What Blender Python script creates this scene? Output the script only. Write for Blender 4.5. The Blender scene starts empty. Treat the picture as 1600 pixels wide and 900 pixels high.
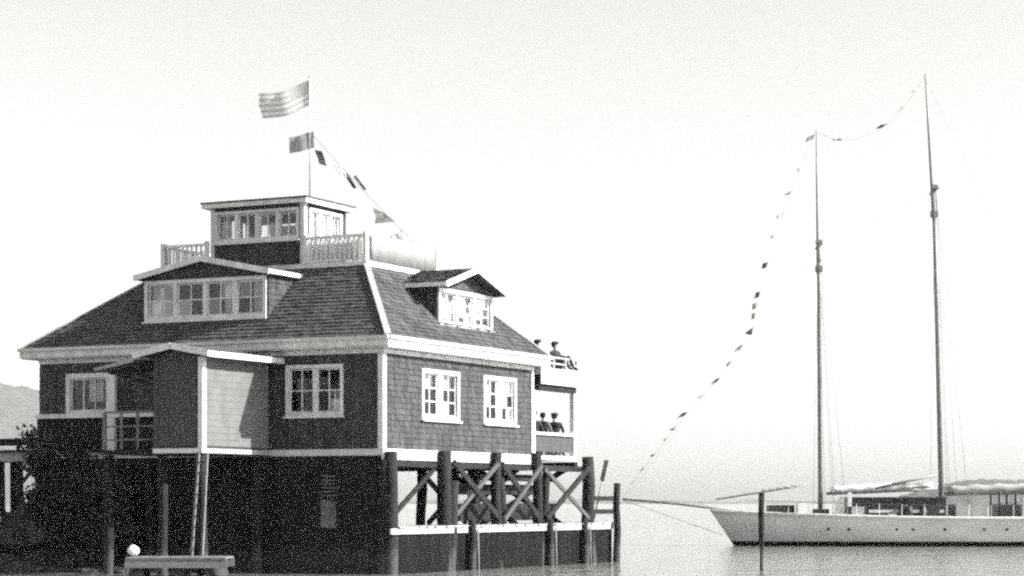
import bpy, bmesh, math, random
from mathutils import Vector, Matrix
random.seed(11)
scene = bpy.context.scene
COL = scene.collection

# ------------------------------------------------------------------ camera, sky, sun, exposure
cam_d = bpy.data.cameras.new('camera')
cam = bpy.data.objects.new('camera', cam_d); COL.objects.link(cam)
cam.location = (0, 0, 1.83)
cam.rotation_euler = (math.radians(90), 0, 0)
cam_d.sensor_width = 36.0
cam_d.lens = 36.0 * 3500 / 1600
cam_d.shift_y = (785 - 450) / 1600.0
cam_d.clip_start = 0.5
cam_d.clip_end = 20000
scene.camera = cam

SUN_EL = math.radians(31.0)
SUN_AZ = math.radians(99.8)          # clockwise from +Y: from the right, a little towards the camera
world = bpy.data.worlds.new('World'); scene.world = world
world.use_nodes = True
wn, wl = world.node_tree.nodes, world.node_tree.links
wn.clear()
sky = wn.new('ShaderNodeTexSky'); sky.sky_type = 'NISHITA'; sky.sun_disc = False
sky.sun_elevation = SUN_EL; sky.sun_rotation = SUN_AZ
sky.air_density = 1.0; sky.dust_density = 1.7; sky.ozone_density = 1.0
bw = wn.new('ShaderNodeRGBToBW')                     # a black-and-white plate
tint = wn.new('ShaderNodeMixRGB'); tint.blend_type = 'MULTIPLY'; tint.inputs[0].default_value = 1
tint.inputs[2].default_value = (1.0, 1.0, 0.975, 1)
bg = wn.new('ShaderNodeBackground'); bg.inputs['Strength'].default_value = 0.095
wo = wn.new('ShaderNodeOutputWorld')
wl.new(sky.outputs[0], bw.inputs[0]); wl.new(bw.outputs[0], tint.inputs[1])
wl.new(tint.outputs[0], bg.inputs[0]); wl.new(bg.outputs[0], wo.inputs[0])

sun_d = bpy.data.lights.new('sun', 'SUN'); sun_d.energy = 4.3; sun_d.angle = math.radians(0.55)
sun_d.color = (1.0, 0.985, 0.95)
sun = bpy.data.objects.new('sun', sun_d); COL.objects.link(sun)
sun.rotation_euler = Vector((-math.cos(SUN_EL) * math.sin(SUN_AZ), -math.cos(SUN_EL) * math.cos(SUN_AZ), -math.sin(SUN_EL))).to_track_quat('-Z', 'Y').to_euler()
sun.location = (60, 40, 60)

scene.view_settings.view_transform = 'Standard'
scene.view_settings.look = 'None'
scene.view_settings.exposure = 1.58
scene.view_settings.gamma = 1.0
scene.cycles.max_bounces = 8
scene.cycles.transparent_max_bounces = 24
scene.cycles.use_denoising = False                  # keep the grain
scene.cycles.use_adaptive_sampling = True; scene.cycles.adaptive_threshold = 0.06; scene.cycles.adaptive_min_samples = 16
scene.cycles.filter_width = 2.4                      # an old soft lens

# ------------------------------------------------------------------ materials (all grey: the plate has no colour)
def mat(name, v, rough=0.8, var=0.3, scale=3.0, island=0.0, bump=0.15, streak=None, spec=0.3, bump_scale=40.0, weather=0.0, tide=0.0):
    m = bpy.data.materials.new(name); m.use_nodes = True
    n, l = m.node_tree.nodes, m.node_tree.links
    p = n['Principled BSDF']; p.inputs['Roughness'].default_value = rough
    p.inputs['Specular IOR Level'].default_value = spec
    tc = n.new('ShaderNodeTexCoord'); mp = n.new('ShaderNodeMapping')
    mp.inputs['Scale'].default_value = streak or (1, 1, 1)
    l.new(tc.outputs['Object'], mp.inputs[0])
    nz = n.new('ShaderNodeTexNoise'); nz.inputs['Scale'].default_value = scale
    nz.inputs['Detail'].default_value = 8; nz.inputs['Roughness'].default_value = 0.65
    l.new(mp.outputs[0], nz.inputs['Vector'])
    mr = n.new('ShaderNodeMapRange'); mr.inputs[1].default_value = 0.25; mr.inputs[2].default_value = 0.75
    mr.inputs[3].default_value = 1 - var; mr.inputs[4].default_value = 1 + var
    l.new(nz.outputs['Fac'], mr.inputs[0])
    mul = n.new('ShaderNodeMath'); mul.operation = 'MULTIPLY'; mul.inputs[1].default_value = v
    l.new(mr.outputs[0], mul.inputs[0]); out = mul.outputs[0]
    if island:
        g = n.new('ShaderNodeNewGeometry'); r2 = n.new('ShaderNodeMapRange')
        r2.inputs[3].default_value = 1 - island; r2.inputs[4].default_value = 1 + island
        l.new(g.outputs['Random Per Island'], r2.inputs[0])
        m2 = n.new('ShaderNodeMath'); m2.operation = 'MULTIPLY'
        l.new(out, m2.inputs[0]); l.new(r2.outputs[0], m2.inputs[1]); out = m2.outputs[0]
    if weather:
        m3 = n.new('ShaderNodeMapping'); m3.inputs['Scale'].default_value = (1, 1, 0.12); l.new(tc.outputs['Object'], m3.inputs[0])
        n3 = n.new('ShaderNodeTexNoise'); n3.inputs['Scale'].default_value = 4.5; n3.inputs['Detail'].default_value = 6; l.new(m3.outputs[0], n3.inputs['Vector'])
        r3 = n.new('ShaderNodeMapRange'); r3.inputs[1].default_value = 0.35; r3.inputs[2].default_value = 0.68
        r3.inputs[3].default_value = 1 - weather; r3.inputs[4].default_value = 1 + weather * 0.8; l.new(n3.outputs['Fac'], r3.inputs[0])
        m4 = n.new('ShaderNodeMath'); m4.operation = 'MULTIPLY'; l.new(out, m4.inputs[0]); l.new(r3.outputs[0], m4.inputs[1]); out = m4.outputs[0]
    if tide:
        sp = n.new('ShaderNodeSeparateXYZ'); l.new(tc.outputs['Object'], sp.inputs[0])
        n5 = n.new('ShaderNodeTexNoise'); n5.inputs['Scale'].default_value = 14; n5.inputs['Detail'].default_value = 5; l.new(tc.outputs['Object'], n5.inputs['Vector'])
        ad = n.new('ShaderNodeMath'); ad.operation = 'MULTIPLY_ADD'; ad.inputs[1].default_value = -1.1; l.new(n5.outputs['Fac'], ad.inputs[0]); l.new(sp.outputs['Z'], ad.inputs[2])
        r5 = n.new('ShaderNodeMapRange'); r5.inputs[1].default_value = 0.12; r5.inputs[2].default_value = -0.08
        r5.inputs[3].default_value = 0; r5.inputs[4].default_value = tide; l.new(ad.outputs[0], r5.inputs[0])
        m6 = n.new('ShaderNodeMath'); m6.operation = 'ADD'; l.new(out, m6.inputs[0]); l.new(r5.outputs[0], m6.inputs[1]); out = m6.outputs[0]
    cc = n.new('ShaderNodeCombineColor')
    for i in range(3): l.new(out, cc.inputs[i])
    l.new(cc.outputs[0], p.inputs['Base Color'])
    if bump:
        n2 = n.new('ShaderNodeTexNoise'); n2.inputs['Scale'].default_value = bump_scale; n2.inputs['Detail'].default_value = 4
        l.new(mp.outputs[0], n2.inputs['Vector'])
        b = n.new('ShaderNodeBump'); b.inputs['Strength'].default_value = bump; b.inputs['Distance'].default_value = 0.02
        l.new(n2.outputs['Fac'], b.inputs['Height']); l.new(b.outputs[0], p.inputs['Normal'])
    return m

M = {}
M['shingle'] = mat('wall_shingle', 0.05, 0.85, 0.35, 1.6, 0.22, 0.3, weather=0.35)
M['roofshingle'] = mat('roof_shingle', 0.062, 0.85, 0.35, 1.2, 0.22, 0.3, weather=0.3)
M['wallcore'] = mat('wall_core', 0.04, 0.9, 0.2)
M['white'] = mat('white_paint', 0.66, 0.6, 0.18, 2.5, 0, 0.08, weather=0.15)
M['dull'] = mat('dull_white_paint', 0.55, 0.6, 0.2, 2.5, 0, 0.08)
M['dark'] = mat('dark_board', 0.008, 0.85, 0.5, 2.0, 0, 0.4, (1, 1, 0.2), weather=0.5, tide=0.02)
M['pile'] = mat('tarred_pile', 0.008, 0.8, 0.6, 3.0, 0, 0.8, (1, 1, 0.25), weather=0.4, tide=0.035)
M['board'] = mat('weathered_board', 0.30, 0.85, 0.35, 3.0, 0, 0.4, (1, 1, 0.3))
M['deck'] = mat('deck_board', 0.38, 0.85, 0.3, 2.0, 0, 0.3)
M['deck_shade'] = mat('deck_shade_black', 0.0055, 0.8, 0.5, 2.0, 0, 0.4, (1, 1, 0.2), 0.1, weather=0.5)  # near-black: the shade under the walkway put into the board colour
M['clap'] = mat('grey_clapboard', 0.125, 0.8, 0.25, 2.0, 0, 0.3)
M['oldwood'] = mat('old_grey_wood', 0.15, 0.85, 0.35, 3.0, 0, 0.4)
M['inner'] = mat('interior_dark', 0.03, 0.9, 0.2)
M['curtain'] = mat('curtain_cloth', 0.75, 0.9, 0.12, 6.0, 0, 0.2)
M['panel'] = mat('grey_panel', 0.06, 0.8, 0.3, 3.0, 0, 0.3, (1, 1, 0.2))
M['hull'] = mat('hull_paint', 0.66, 0.45, 0.2, 1.2, 0, 0.05, (0.5, 0.5, 1.6))
M['boot'] = mat('boot_paint', 0.008, 0.8, 0.2, 3.0, 0, 0.0, None, 0.1)
M['spar'] = mat('varnished_spar', 0.2, 0.45, 0.25, 4.0, 0, 0.1)
M['canvas'] = mat('canvas', 0.72, 0.9, 0.15, 5.0, 0, 0.4, None, 0.3, 12)
M['greycanvas'] = mat('grey_canvas', 0.33, 0.9, 0.2, 3.0, 0, 0.3, None, 0.3, 10)
M['duskcanvas'] = mat('weathered_canvas', 0.20, 0.9, 0.15, 3.0, 0, 0.3, None, 0.2, 10)
M['cabin'] = mat('dark_mahogany', 0.03, 0.5, 0.4, 3.0, 0, 0.1)
M['wire'] = mat('rigging_wire', 0.12, 0.6, 0.1)
M['flagdark'] = mat('dark_bunting', 0.10, 0.9, 0.2)
M['flaggrey'] = mat('grey_bunting', 0.32, 0.9, 0.2)
M['ensign'] = mat('faded_bunting', 0.5, 0.9, 0.15)
M['flagpale'] = mat('pale_bunting', 0.75, 0.9, 0.15)
for k in ('flagdark', 'flaggrey', 'flagpale', 'ensign'):       # thin bunting lets light through
    n, l = M[k].node_tree.nodes, M[k].node_tree.links
    p = n['Principled BSDF']; src = p.inputs['Base Color'].links[0].from_socket
    tr = n.new('ShaderNodeBsdfTranslucent'); mx = n.new('ShaderNodeMixShader'); mx.inputs[0].default_value = 0.5
    l.new(src, tr.inputs[0]); l.new(p.outputs[0], mx.inputs[1]); l.new(tr.outputs[0], mx.inputs[2]); l.new(mx.outputs[0], n['Material Output'].inputs[0])
M['cloth'] = mat('dark_cloth', 0.025, 0.9, 0.3)
M['clothgrey'] = mat('grey_cloth', 0.10, 0.9, 0.3)
M['skin'] = mat('skin', 0.35, 0.6, 0.1)
M['hat'] = mat('dark_hat', 0.015, 0.8, 0.2)
M['rock'] = mat('wet_rock', 0.018, 0.6, 0.6, 2.5, 0, 0.8, None, 0.4, 8)
M['hill'] = mat('wooded_hill', 0.045, 0.95, 0.5, 0.06, 0, 0)
M['leaf'] = mat('dark_leaf', 0.02, 0.7, 0.3, 2.0, 0.5, 0)
M['buoy'] = mat('white_buoy', 0.8, 0.5, 0.1)

def glass():
    m = bpy.data.materials.new('window_glass'); m.use_nodes = True
    n, l = m.node_tree.nodes, m.node_tree.links
    n.remove(n['Principled BSDF'])
    out = n['Material Output']
    t = n.new('ShaderNodeBsdfTransparent'); t.inputs[0].default_value = (0.86, 0.86, 0.86, 1)
    g = n.new('ShaderNodeBsdfGlossy'); g.inputs['Roughness'].default_value = 0.04
    f = n.new('ShaderNodeFresnel'); f.inputs[0].default_value = 1.6
    tc = n.new('ShaderNodeTexCoord'); nz = n.new('ShaderNodeTexNoise'); nz.inputs['Scale'].default_value = 2.0
    b = n.new('ShaderNodeBump'); b.inputs['Strength'].default_value = 0.12; b.inputs['Distance'].default_value = 0.05
    l.new(tc.outputs['Object'], nz.inputs['Vector']); l.new(nz.outputs['Fac'], b.inputs['Height'])
    l.new(b.outputs[0], g.inputs['Normal'])
    mx = n.new('ShaderNodeMixShader')
    l.new(f.outputs[0], mx.inputs[0]); l.new(t.outputs[0], mx.inputs[1]); l.new(g.outputs[0], mx.inputs[2])
    l.new(mx.outputs[0], out.inputs[0])
    return m
M['glass'] = glass()

def water_mat():
    m = bpy.data.materials.new('harbour_water'); m.use_nodes = True
    n, l = m.node_tree.nodes, m.node_tree.links
    p = n['Principled BSDF']
    p.inputs['Base Color'].default_value = (0.18, 0.18, 0.175, 1); p.inputs['Roughness'].default_value = 0.08
    p.inputs['IOR'].default_value = 1.33
    tc = n.new('ShaderNodeTexCoord'); prev = None
    for sc, st, stretch in ((0.35, 0.3, (1, 1, 1)), (1.6, 0.38, (1, 1.4, 1)), (7.0, 0.2, (1, 1, 1))):
        mp = n.new('ShaderNodeMapping'); mp.inputs['Scale'].default_value = stretch
        nz = n.new('ShaderNodeTexNoise'); nz.inputs['Scale'].default_value = sc; nz.inputs['Detail'].default_value = 4
        b = n.new('ShaderNodeBump'); b.inputs['Strength'].default_value = st; b.inputs['Distance'].default_value = 0.25 / sc ** 0.7
        l.new(tc.outputs['Object'], mp.inputs[0]); l.new(mp.outputs[0], nz.inputs['Vector'])
        l.new(nz.outputs['Fac'], b.inputs['Height'])
        if prev: l.new(prev.outputs[0], b.inputs['Normal'])
        prev = b
    l.new(prev.outputs[0], p.inputs['Normal'])
    return m
M['water'] = water_mat()

# ------------------------------------------------------------------ helpers
def link(o, parent=None):
    COL.objects.link(o)
    if parent is not None: o.parent = parent
    return o
def tag(o, label=None, cat=None, group=None, kind=None):
    if label: o['label'] = label
    if cat: o['category'] = cat
    if group: o['group'] = group
    if kind: o['kind'] = kind
    return o
def empty(name, loc=(0, 0, 0), rz=0.0):
    o = bpy.data.objects.new(name, None); o.location = loc; o.rotation_euler = (0, 0, rz)
    o.empty_display_size = 0.2
    return link(o)
def pyd(name, vs, fs, m, parent=None, smooth=False):
    me = bpy.data.meshes.new(name); me.from_pydata([tuple(v) for v in vs], [], fs); me.update()
    bm = bmesh.new(); bm.from_mesh(me); bmesh.ops.recalc_face_normals(bm, faces=bm.faces); bm.to_mesh(me); bm.free()
    if smooth:
        for p in me.polygons: p.use_smooth = True
    me.materials.append(M[m])
    return link(bpy.data.objects.new(name, me), parent)
BF = [(0, 1, 2, 3), (7, 6, 5, 4), (0, 4, 5, 1), (1, 5, 6, 2), (2, 6, 7, 3), (3, 7, 4, 0)]
def box(name, x0, x1, y0, y1, z0, z1, m, parent=None):
    vs = [(x0, y0, z0), (x1, y0, z0), (x1, y1, z0), (x0, y1, z0), (x0, y0, z1), (x1, y0, z1), (x1, y1, z1), (x0, y1, z1)]
    return pyd(name, vs, BF, m, parent)
def beam(name, p0, p1, w, h, m, parent=None, up=(0, 0, 1), w1=None, h1=None):
    p0, p1 = Vector(p0), Vector(p1); d = (p1 - p0).normalized(); u = Vector(up)
    s = d.cross(u)
    if s.length < 1e-4: s = d.cross(Vector((0, 1, 0)))
    s.normalize(); t = s.cross(d).normalized()
    vs = []
    for p, ww, hh in ((p0, w, h), (p1, w1 or w, h1 or h)):
        for a, b in ((-1, -1), (1, -1), (1, 1), (-1, 1)): vs.append(p + s * a * ww / 2 + t * b * hh / 2)
    return pyd(name, vs, BF, m, parent)
def tube(name, pts, rs, m, parent=None, n=10, closed=True):
    vs, fs = [], []
    pts = [Vector(p) for p in pts]
    for i, p in enumerate(pts):
        d = (pts[min(i + 1, len(pts) - 1)] - pts[max(i - 1, 0)]).normalized()
        a = d.cross(Vector((0, 1, 0)) if abs(d.y) < 0.9 else Vector((1, 0, 0))).normalized(); b = d.cross(a)
        r = rs[i] if isinstance(rs, (list, tuple)) else rs
        for k in range(n):
            t = 2 * math.pi * k / n
            vs.append(p + a * r * math.cos(t) + b * r * math.sin(t))
    for i in range(len(pts) - 1):
        for k in range(n): fs.append((i * n + k, i * n + (k + 1) % n, (i + 1) * n + (k + 1) % n, (i + 1) * n + k))
    if closed:
        fs.append(tuple(range(n))); fs.append(tuple(range((len(pts) - 1) * n, len(pts) * n)))
    return pyd(name, vs, fs, m, parent, smooth=n > 6)
def clone(o, loc=None, parent=None):
    c = o.copy(); link(c); c.parent = parent if parent is not None else o.parent
    if loc is not None: c.location = loc
    return c

# a frame on a surface: P(a, b, c) = origin + a*A + b*B + c*N
class Frame:
    def __init__(s, o, A, B):
        s.o, s.A, s.B = Vector(o), Vector(A).normalized(), Vector(B).normalized(); s.N = s.A.cross(s.B).normalized()
    def __call__(s, a, b, c=0.0): return s.o + s.A * a + s.B * b + s.N * c
    def fbox(s, name, a0, a1, b0, b1, c0, c1, m, parent):
        vs = [s(a, b, c) for c in (c0, c1) for a, b in ((a0, b0), (a1, b0), (a1, b1), (a0, b1))]
        return pyd(name, vs, BF, m, parent)

def wall_slab(name, fr, W, z0, z1, holes, th, m, parent):
    """A wall with real openings, thickness th behind the frame's plane."""
    xs = sorted({0.0, W} | {h[0] for h in holes} | {h[1] for h in holes})
    zs = sorted({z0, z1} | {h[2] for h in holes} | {h[3] for h in holes})
    solid = lambda i, j: 0 <= i < len(xs) - 1 and 0 <= j < len(zs) - 1 and not any(
        h[0] <= (xs[i] + xs[i + 1]) / 2 <= h[1] and h[2] <= (zs[j] + zs[j + 1]) / 2 <= h[3] for h in holes)
    V, idx, F = [], {}, []
    def v(i, j, k):
        if (i, j, k) not in idx: idx[(i, j, k)] = len(V); V.append(fr(xs[i], zs[j], -th * k))
        return idx[(i, j, k)]
    for i in range(len(xs) - 1):
        for j in range(len(zs) - 1):
            if not solid(i, j): continue
            F.append((v(i, j, 0), v(i + 1, j, 0), v(i + 1, j + 1, 0), v(i, j + 1, 0)))
            F.append((v(i, j, 1), v(i, j + 1, 1), v(i + 1, j + 1, 1), v(i + 1, j, 1)))
            if not solid(i - 1, j): F.append((v(i, j, 0), v(i, j + 1, 0), v(i, j + 1, 1), v(i, j, 1)))
            if not solid(i + 1, j): F.append((v(i + 1, j, 0), v(i + 1, j, 1), v(i + 1, j + 1, 1), v(i + 1, j + 1, 0)))
            if not solid(i, j - 1): F.append((v(i, j, 0), v(i, j, 1), v(i + 1, j, 1), v(i + 1, j, 0)))
            if not solid(i, j + 1): F.append((v(i, j + 1, 0), v(i + 1, j + 1, 0), v(i + 1, j + 1, 1), v(i, j + 1, 1)))
    return pyd(name, V, F, m, parent)

def shingles(name, fr, spans, b0, b1, m, parent, holes=(), ex=0.15, wmin=0.10, wmax=0.20, lift=0.022, off=0.004):
    """Courses of single tapered shingles; spans(b) gives the (a0, a1) of a course."""
    V, F = [], []
    b, row = b0, 0
    while b < b1 - 0.02:
        top = min(b + ex + 0.012, b1)
        a0, a1 = spans(b + ex / 2)
        segs = [(a0, a1)]
        for h in holes:
            if h[2] < b + ex * 0.6 and h[3] > b + ex * 0.4:
                ns = []
                for s0, s1 in segs:
                    if h[1] <= s0 or h[0] >= s1: ns.append((s0, s1)); continue
                    if h[0] > s0: ns.append((s0, h[0]))
                    if h[1] < s1: ns.append((h[1], s1))
                segs = ns
        for s0, s1 in segs:
            a = s0
            while a < s1 - 0.01:
                w = random.uniform(wmin, wmax); e = min(a + w, s1)
                if s1 - e < 0.05: e = s1
                g = 0.004; db = random.uniform(-0.012, 0.006); lf = lift * random.uniform(0.6, 1.5)
                k = len(V)
                V += [fr(a + g, top, off), fr(e - g, top, off), fr(a + g, b + db, lf + off), fr(e - g, b + db, lf + off),
                      fr(a + g, b + db, off * 0.5), fr(e - g, b + db, off * 0.5)]
                F += [(k, k + 2, k + 3, k + 1), (k + 2, k + 4, k + 5, k + 3), (k, k + 4, k + 2), (k + 1, k + 3, k + 5)]
                a = e
        b += ex; row += 1
    me = bpy.data.meshes.new(name); me.from_pydata([tuple(v) for v in V], [], F); me.update()
    me.materials.append(M[m])
    o = link(bpy.data.objects.new(name, me), parent); o['kind'] = 'stuff'
    return o

def window(fr, a0, a1, b0, b1, units, cols, rows, parent, fw=0.09, mull=0.09, mun=0.03, curtain=None, back=True, m='white', depth=0.14):
    """A framed window in the opening a0..a1 x b0..b1: casing, mullions, each muntin and each pane."""
    V, F = [], []
    o_, i_ = (a0 - fw, a1 + fw, b0 - fw, b1 + fw), (a0, a1, b0, b1)
    for c in (0.045, -depth):
        for r in (o_, i_):
            for a, b in ((r[0], r[2]), (r[1], r[2]), (r[1], r[3]), (r[0], r[3])): V.append(fr(a, b, c if c > 0 else (c if r is i_ else -0.0)))
    for k in range(4):
        n = (k + 1) % 4
        F += [(k, n, 4 + n, 4 + k), (4 + k, 4 + n, 12 + n, 12 + k), (8 + k, 12 + k, 12 + n, 8 + n), (k, 8 + k, 8 + n, n)]
    w = pyd('window', V, F, m, parent)
    fr.fbox('sill', a0 - fw - 0.04, a1 + fw + 0.04, b0 - fw - 0.05, b0 - fw - 0.003, 0.0, 0.11, m, w)
    uw = (a1 - a0 - mull * (units - 1)) / units
    for u in range(units):
        x0 = a0 + u * (uw + mull); x1 = x0 + uw
        if u: fr.fbox('mullion', x0 - mull, x0, b0 + 0.001, b1 - 0.001, -0.09, 0.025, m, w)
        s = 0.045
        # sash ring
        V, F = [], []
        for c in (-0.03, -0.075):
            for r in ((x0 + 0.002, x1 - 0.002, b0 + 0.002, b1 - 0.002), (x0 + s, x1 - s, b0 + s, b1 - s)):
                for a, b in ((r[0], r[2]), (r[1], r[2]), (r[1], r[3]), (r[0], r[3])): V.append(fr(a, b, c))
        for k in range(4):
            n = (k + 1) % 4
            F += [(k, n, 4 + n, 4 + k), (4 + k, 4 + n, 12 + n, 12 + k), (8 + k, 12 + k, 12 + n, 8 + n), (k, 8 + k, 8 + n, n)]
        pyd('sash', V, F, m, w)
        gx0, gx1, gz0, gz1 = x0 + s, x1 - s, b0 + s, b1 - s
        pw = (gx1 - gx0 - mun * (cols - 1)) / cols; ph = (gz1 - gz0 - mun * (rows - 1)) / rows
        for c in range(1, cols):
            t = gx0 + c * (pw + mun); fr.fbox('muntin', t - mun, t, gz0, gz1, -0.07, -0.035, m, w)
        for r in range(1, rows):
            t = gz0 + r * (ph + mun)
            for c in range(cols):
                q = gx0 + c * (pw + mun); fr.fbox('muntin', q + 0.001, q + pw - 0.001, t - mun, t, -0.068, -0.037, m, w)
        for c in range(cols):
            for r in range(rows):
                q, t = gx0 + c * (pw + mun), gz0 + r * (ph + mun)
                tl = random.uniform(-0.006, 0.006); t2 = random.uniform(-0.006, 0.006)
                pyd('pane', [fr(q, t, -0.052), fr(q + pw, t, -0.052 + tl), fr(q + pw, t + ph, -0.052 + tl + t2), fr(q, t + ph, -0.052 + t2)],
                    [(0, 1, 2, 3)], 'glass', w)
        if curtain and curtain[u % len(curtain)]:
            k = curtain[u % len(curtain)]                      # fraction drawn down from the top, or (a, b, c, d) fractions
            ca, cb, cc, cd = k if isinstance(k, tuple) else (0, 1, 1 - k, 1)
            n = 14; V, F = [], []
            for q in range(n + 1):
                a = x0 + (x1 - x0) * (ca + (cb - ca) * q / n); d = -depth - 0.05 - 0.02 * math.sin(q * 1.7)
                V += [fr(a, b0 + (b1 - b0) * cc, d), fr(a, b0 + (b1 - b0) * cd, d)]
            for q in range(n): F.append((2 * q, 2 * q + 2, 2 * q + 3, 2 * q + 1))
            pyd('curtain', V, F, 'curtain', w, True)
    return w

# ------------------------------------------------------------------ the setting: water, far shore, hill
wv, wf = [], []
water = pyd('water', [(-1800, -60, 0), (1800, -60, 0), (1800, 2680, 0), (-1800, 2680, 0)], [(0, 1, 2, 3)], 'water')
tag(water, kind='structure')

def terrain(name, x0, x1, nx, y0, y1, ny, hfun):
    V, F = [], []
    for i in range(nx + 1):
        for j in range(ny + 1):
            x = x0 + (x1 - x0) * i / nx; y = y0 + (y1 - y0) * j / ny
            V.append((x, y, hfun(x, y)))
    for i in range(nx):
        for j in range(ny):
            k = i * (ny + 1) + j; F.append((k, k + ny + 1, k + ny + 2, k + 1))
    o = pyd(name, V, F, 'hill', None, True)
    return tag(o, kind='structure')
from mathutils import noise
def hill_h(x, y):
    # a wooded headland whose ridge comes down to the right
    cx, cy = -780, 2000
    r = ((x - cx) / 560) ** 2 + ((y - cy) / 330) ** 2
    h = 152 * max(0, 1 - r) ** 0.85
    if h > 0.5: h += 6 * noise.noise((x * 0.02, y * 0.02, 0)) + 6.0 * noise.noise((x * 0.07, y * 0.07, 3))
    return h - 1.0
terrain('hill', -1400, -180, 200, 1640, 2360, 80, hill_h)
def shore_h(x, y):
    t = (y - 2450) / 150
    h = (4.2 + 2.0 * noise.noise((x * 0.01, 0, 5))) * max(0, math.sin(math.pi * min(1, max(0, t))))
    h += 1.2 * noise.noise((x * 0.07, y * 0.03, 9)) * (1 if 0.1 < t < 0.9 else 0)
    return h - 0.6
terrain('far_shore', -1750, 1750, 520, 2450, 2600, 8, shore_h)
def point_h(x, y):
    # a wooded point beyond the stern of the schooner
    e = max(0, min(1, (x - 205) / 40)); t = (y - 1150) / 120
    h = e ** 0.6 * 14.5 * max(0, math.sin(math.pi * min(1, max(0, t)))) ** 0.5
    if h > 1: h += 1.6 * noise.noise((x * 0.12, y * 0.1, 2)) + 1.2 * noise.noise((x * 0.35, y * 0.3, 7))
    return h - 0.6
terrain('wooded_point', 205, 700, 260, 1150, 1270, 16, point_h)

# ------------------------------------------------------------------ the clubhouse. local x = along the front (0 is the near corner), y = into the picture
RZ = -math.atan2(0.4466, 0.8947)
ORG = (-3.29, 57.0, 0.0)
club = empty('clubhouse', ORG, RZ)
tag(club, 'shingled two-storey clubhouse with hip roof, dormers and rooftop cupola standing on piles', 'clubhouse')
L, D = 10.9, 8.7
ZB, ZT = 3.2, 5.76
fr_front = Frame((-L, 0, 0), (1, 0, 0), (0, 0, 1))          # N = -y
fr_right = Frame((0, 0, 0), (0, 1, 0), (0, 0, 1))           # N = +x
fr_left = Frame((-L, D, 0), (0, -1, 0), (0, 0, 1))
fr_back = Frame((0, D, 0), (-1, 0, 0), (0, 0, 1))
W1 = (L - 2.80, L - 1.24, 4.15, 5.30)                        # right window of the front
W2 = (L - 9.85, L - 8.62, 4.32, 5.22)                        # left window of the front
DOOR = (L - 6.6, L - 5.6, ZB + 0.02, 5.22)
front_holes = [W1, W2, DOOR]
wall_slab('wall', fr_front, L, ZB, ZT, front_holes, 0.18, 'wallcore', club)
RW1 = (2.12, 4.02, 4.12, 5.25); RW2 = (5.66, 7.48, 4.12, 5.25)
fr_right_in = Frame((0, 0.181, 0), (0, 1, 0), (0, 0, 1))
sh = lambda h, d: (h[0] - d, h[1] - d, h[2], h[3])
wall_slab('wall', fr_right_in, D - 0.362, ZB, ZT, [sh(RW1, 0.181), sh(RW2, 0.181)], 0.18, 'wallcore', club)
wall_slab('wall', fr_back, L, ZB, ZT, [(3.0, 4.2, ZB + 0.02, 5.2), (6, 8, 4.1, 5.2)], 0.18, 'wallcore', club)
wall_slab('wall', Frame((-L, D - 0.181, 0), (0, -1, 0), (0, 0, 1)), D - 0.362, ZB, ZT, [], 0.18, 'wallcore', club)
grow = lambda h, d: (h[0] - d, h[1] + d, h[2] - d, h[3] + d)
shingles('wall_shingles', fr_front, lambda b: (0.0, L - 0.13), ZB, 5.62, 'shingle', club, [grow(h, 0.09) for h in front_holes])
shingles('wall_shingles', fr_right, lambda b: (0.14, D - 0.12), ZB, 5.62, 'shingle', club, [grow(h, 0.09) for h in (RW1, RW2)])
shingles('wall_shingles', fr_left, lambda b: (0.0, D), ZB, 5.62, 'shingle', club)
# interior: dark floor and a partition, so the rooms are dark
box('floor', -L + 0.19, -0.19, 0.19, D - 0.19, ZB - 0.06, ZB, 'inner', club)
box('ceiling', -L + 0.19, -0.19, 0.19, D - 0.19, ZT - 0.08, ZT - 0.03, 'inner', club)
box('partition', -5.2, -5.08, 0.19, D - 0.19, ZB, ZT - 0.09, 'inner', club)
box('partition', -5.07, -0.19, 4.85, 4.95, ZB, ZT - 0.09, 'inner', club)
# trim: corner boards, water tables, frieze
box('corner_board', -0.125, 0.032, -0.034, -0.002, ZB, 5.63, 'white', club)
box('corner_board', 0.002, 0.034, -0.001, 0.135, ZB, 5.63, 'white', club)
box('corner_board', 0.002, 0.04, D - 0.12, D, ZB, 5.63, 'white', club)
box('water_table', 0.003, 0.07, -0.075, D + 0.0, 2.93, ZB - 0.002, 'white', club)
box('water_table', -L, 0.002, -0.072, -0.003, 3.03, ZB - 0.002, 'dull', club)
box('frieze', 0.003, 0.05, -0.05, D, 5.64, ZT, 'white', club)
box('frieze', -L, 0.002, -0.048, -0.003, 5.64, ZT, 'white', club)
# windows
window(fr_front, *W1, 2, 2, 2, club, curtain=None)
box('paper_blind', -1.62, -1.34, 0.16, 0.165, 4.17, 4.5, 'curtain', club)
window(fr_front, *W2, 1, 3, 1, club, fw=0.13, curtain=[(0.4, 0.8, 0.3, 1.0)])
window(fr_right, *RW1, 2, 2, 3, club, fw=0.10, mull=0.22, curtain=[0.35, 0.35])
window(fr_right, *RW2, 2, 2, 3, club, fw=0.10, mull=0.22, curtain=[0.35, 0.3])
# dark door in the front
d_ = fr_front.fbox('door', DOOR[0], DOOR[1], DOOR[2], DOOR[3], -0.13, -0.08, 'dark', club)
for k in range(4):
    fr_front.fbox('board', DOOR[0] + 0.02 + k * 0.25, DOOR[0] + 0.23 + k * 0.25, DOOR[2] + 0.1, DOOR[3] - 0.1, -0.079, -0.06, 'dark', d_)
tube('knob', [fr_front(DOOR[0] + 0.12, 4.2, -0.06), fr_front(DOOR[0] + 0.12, 4.2, -0.01)], 0.03, 'dull', d_, 8)
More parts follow.
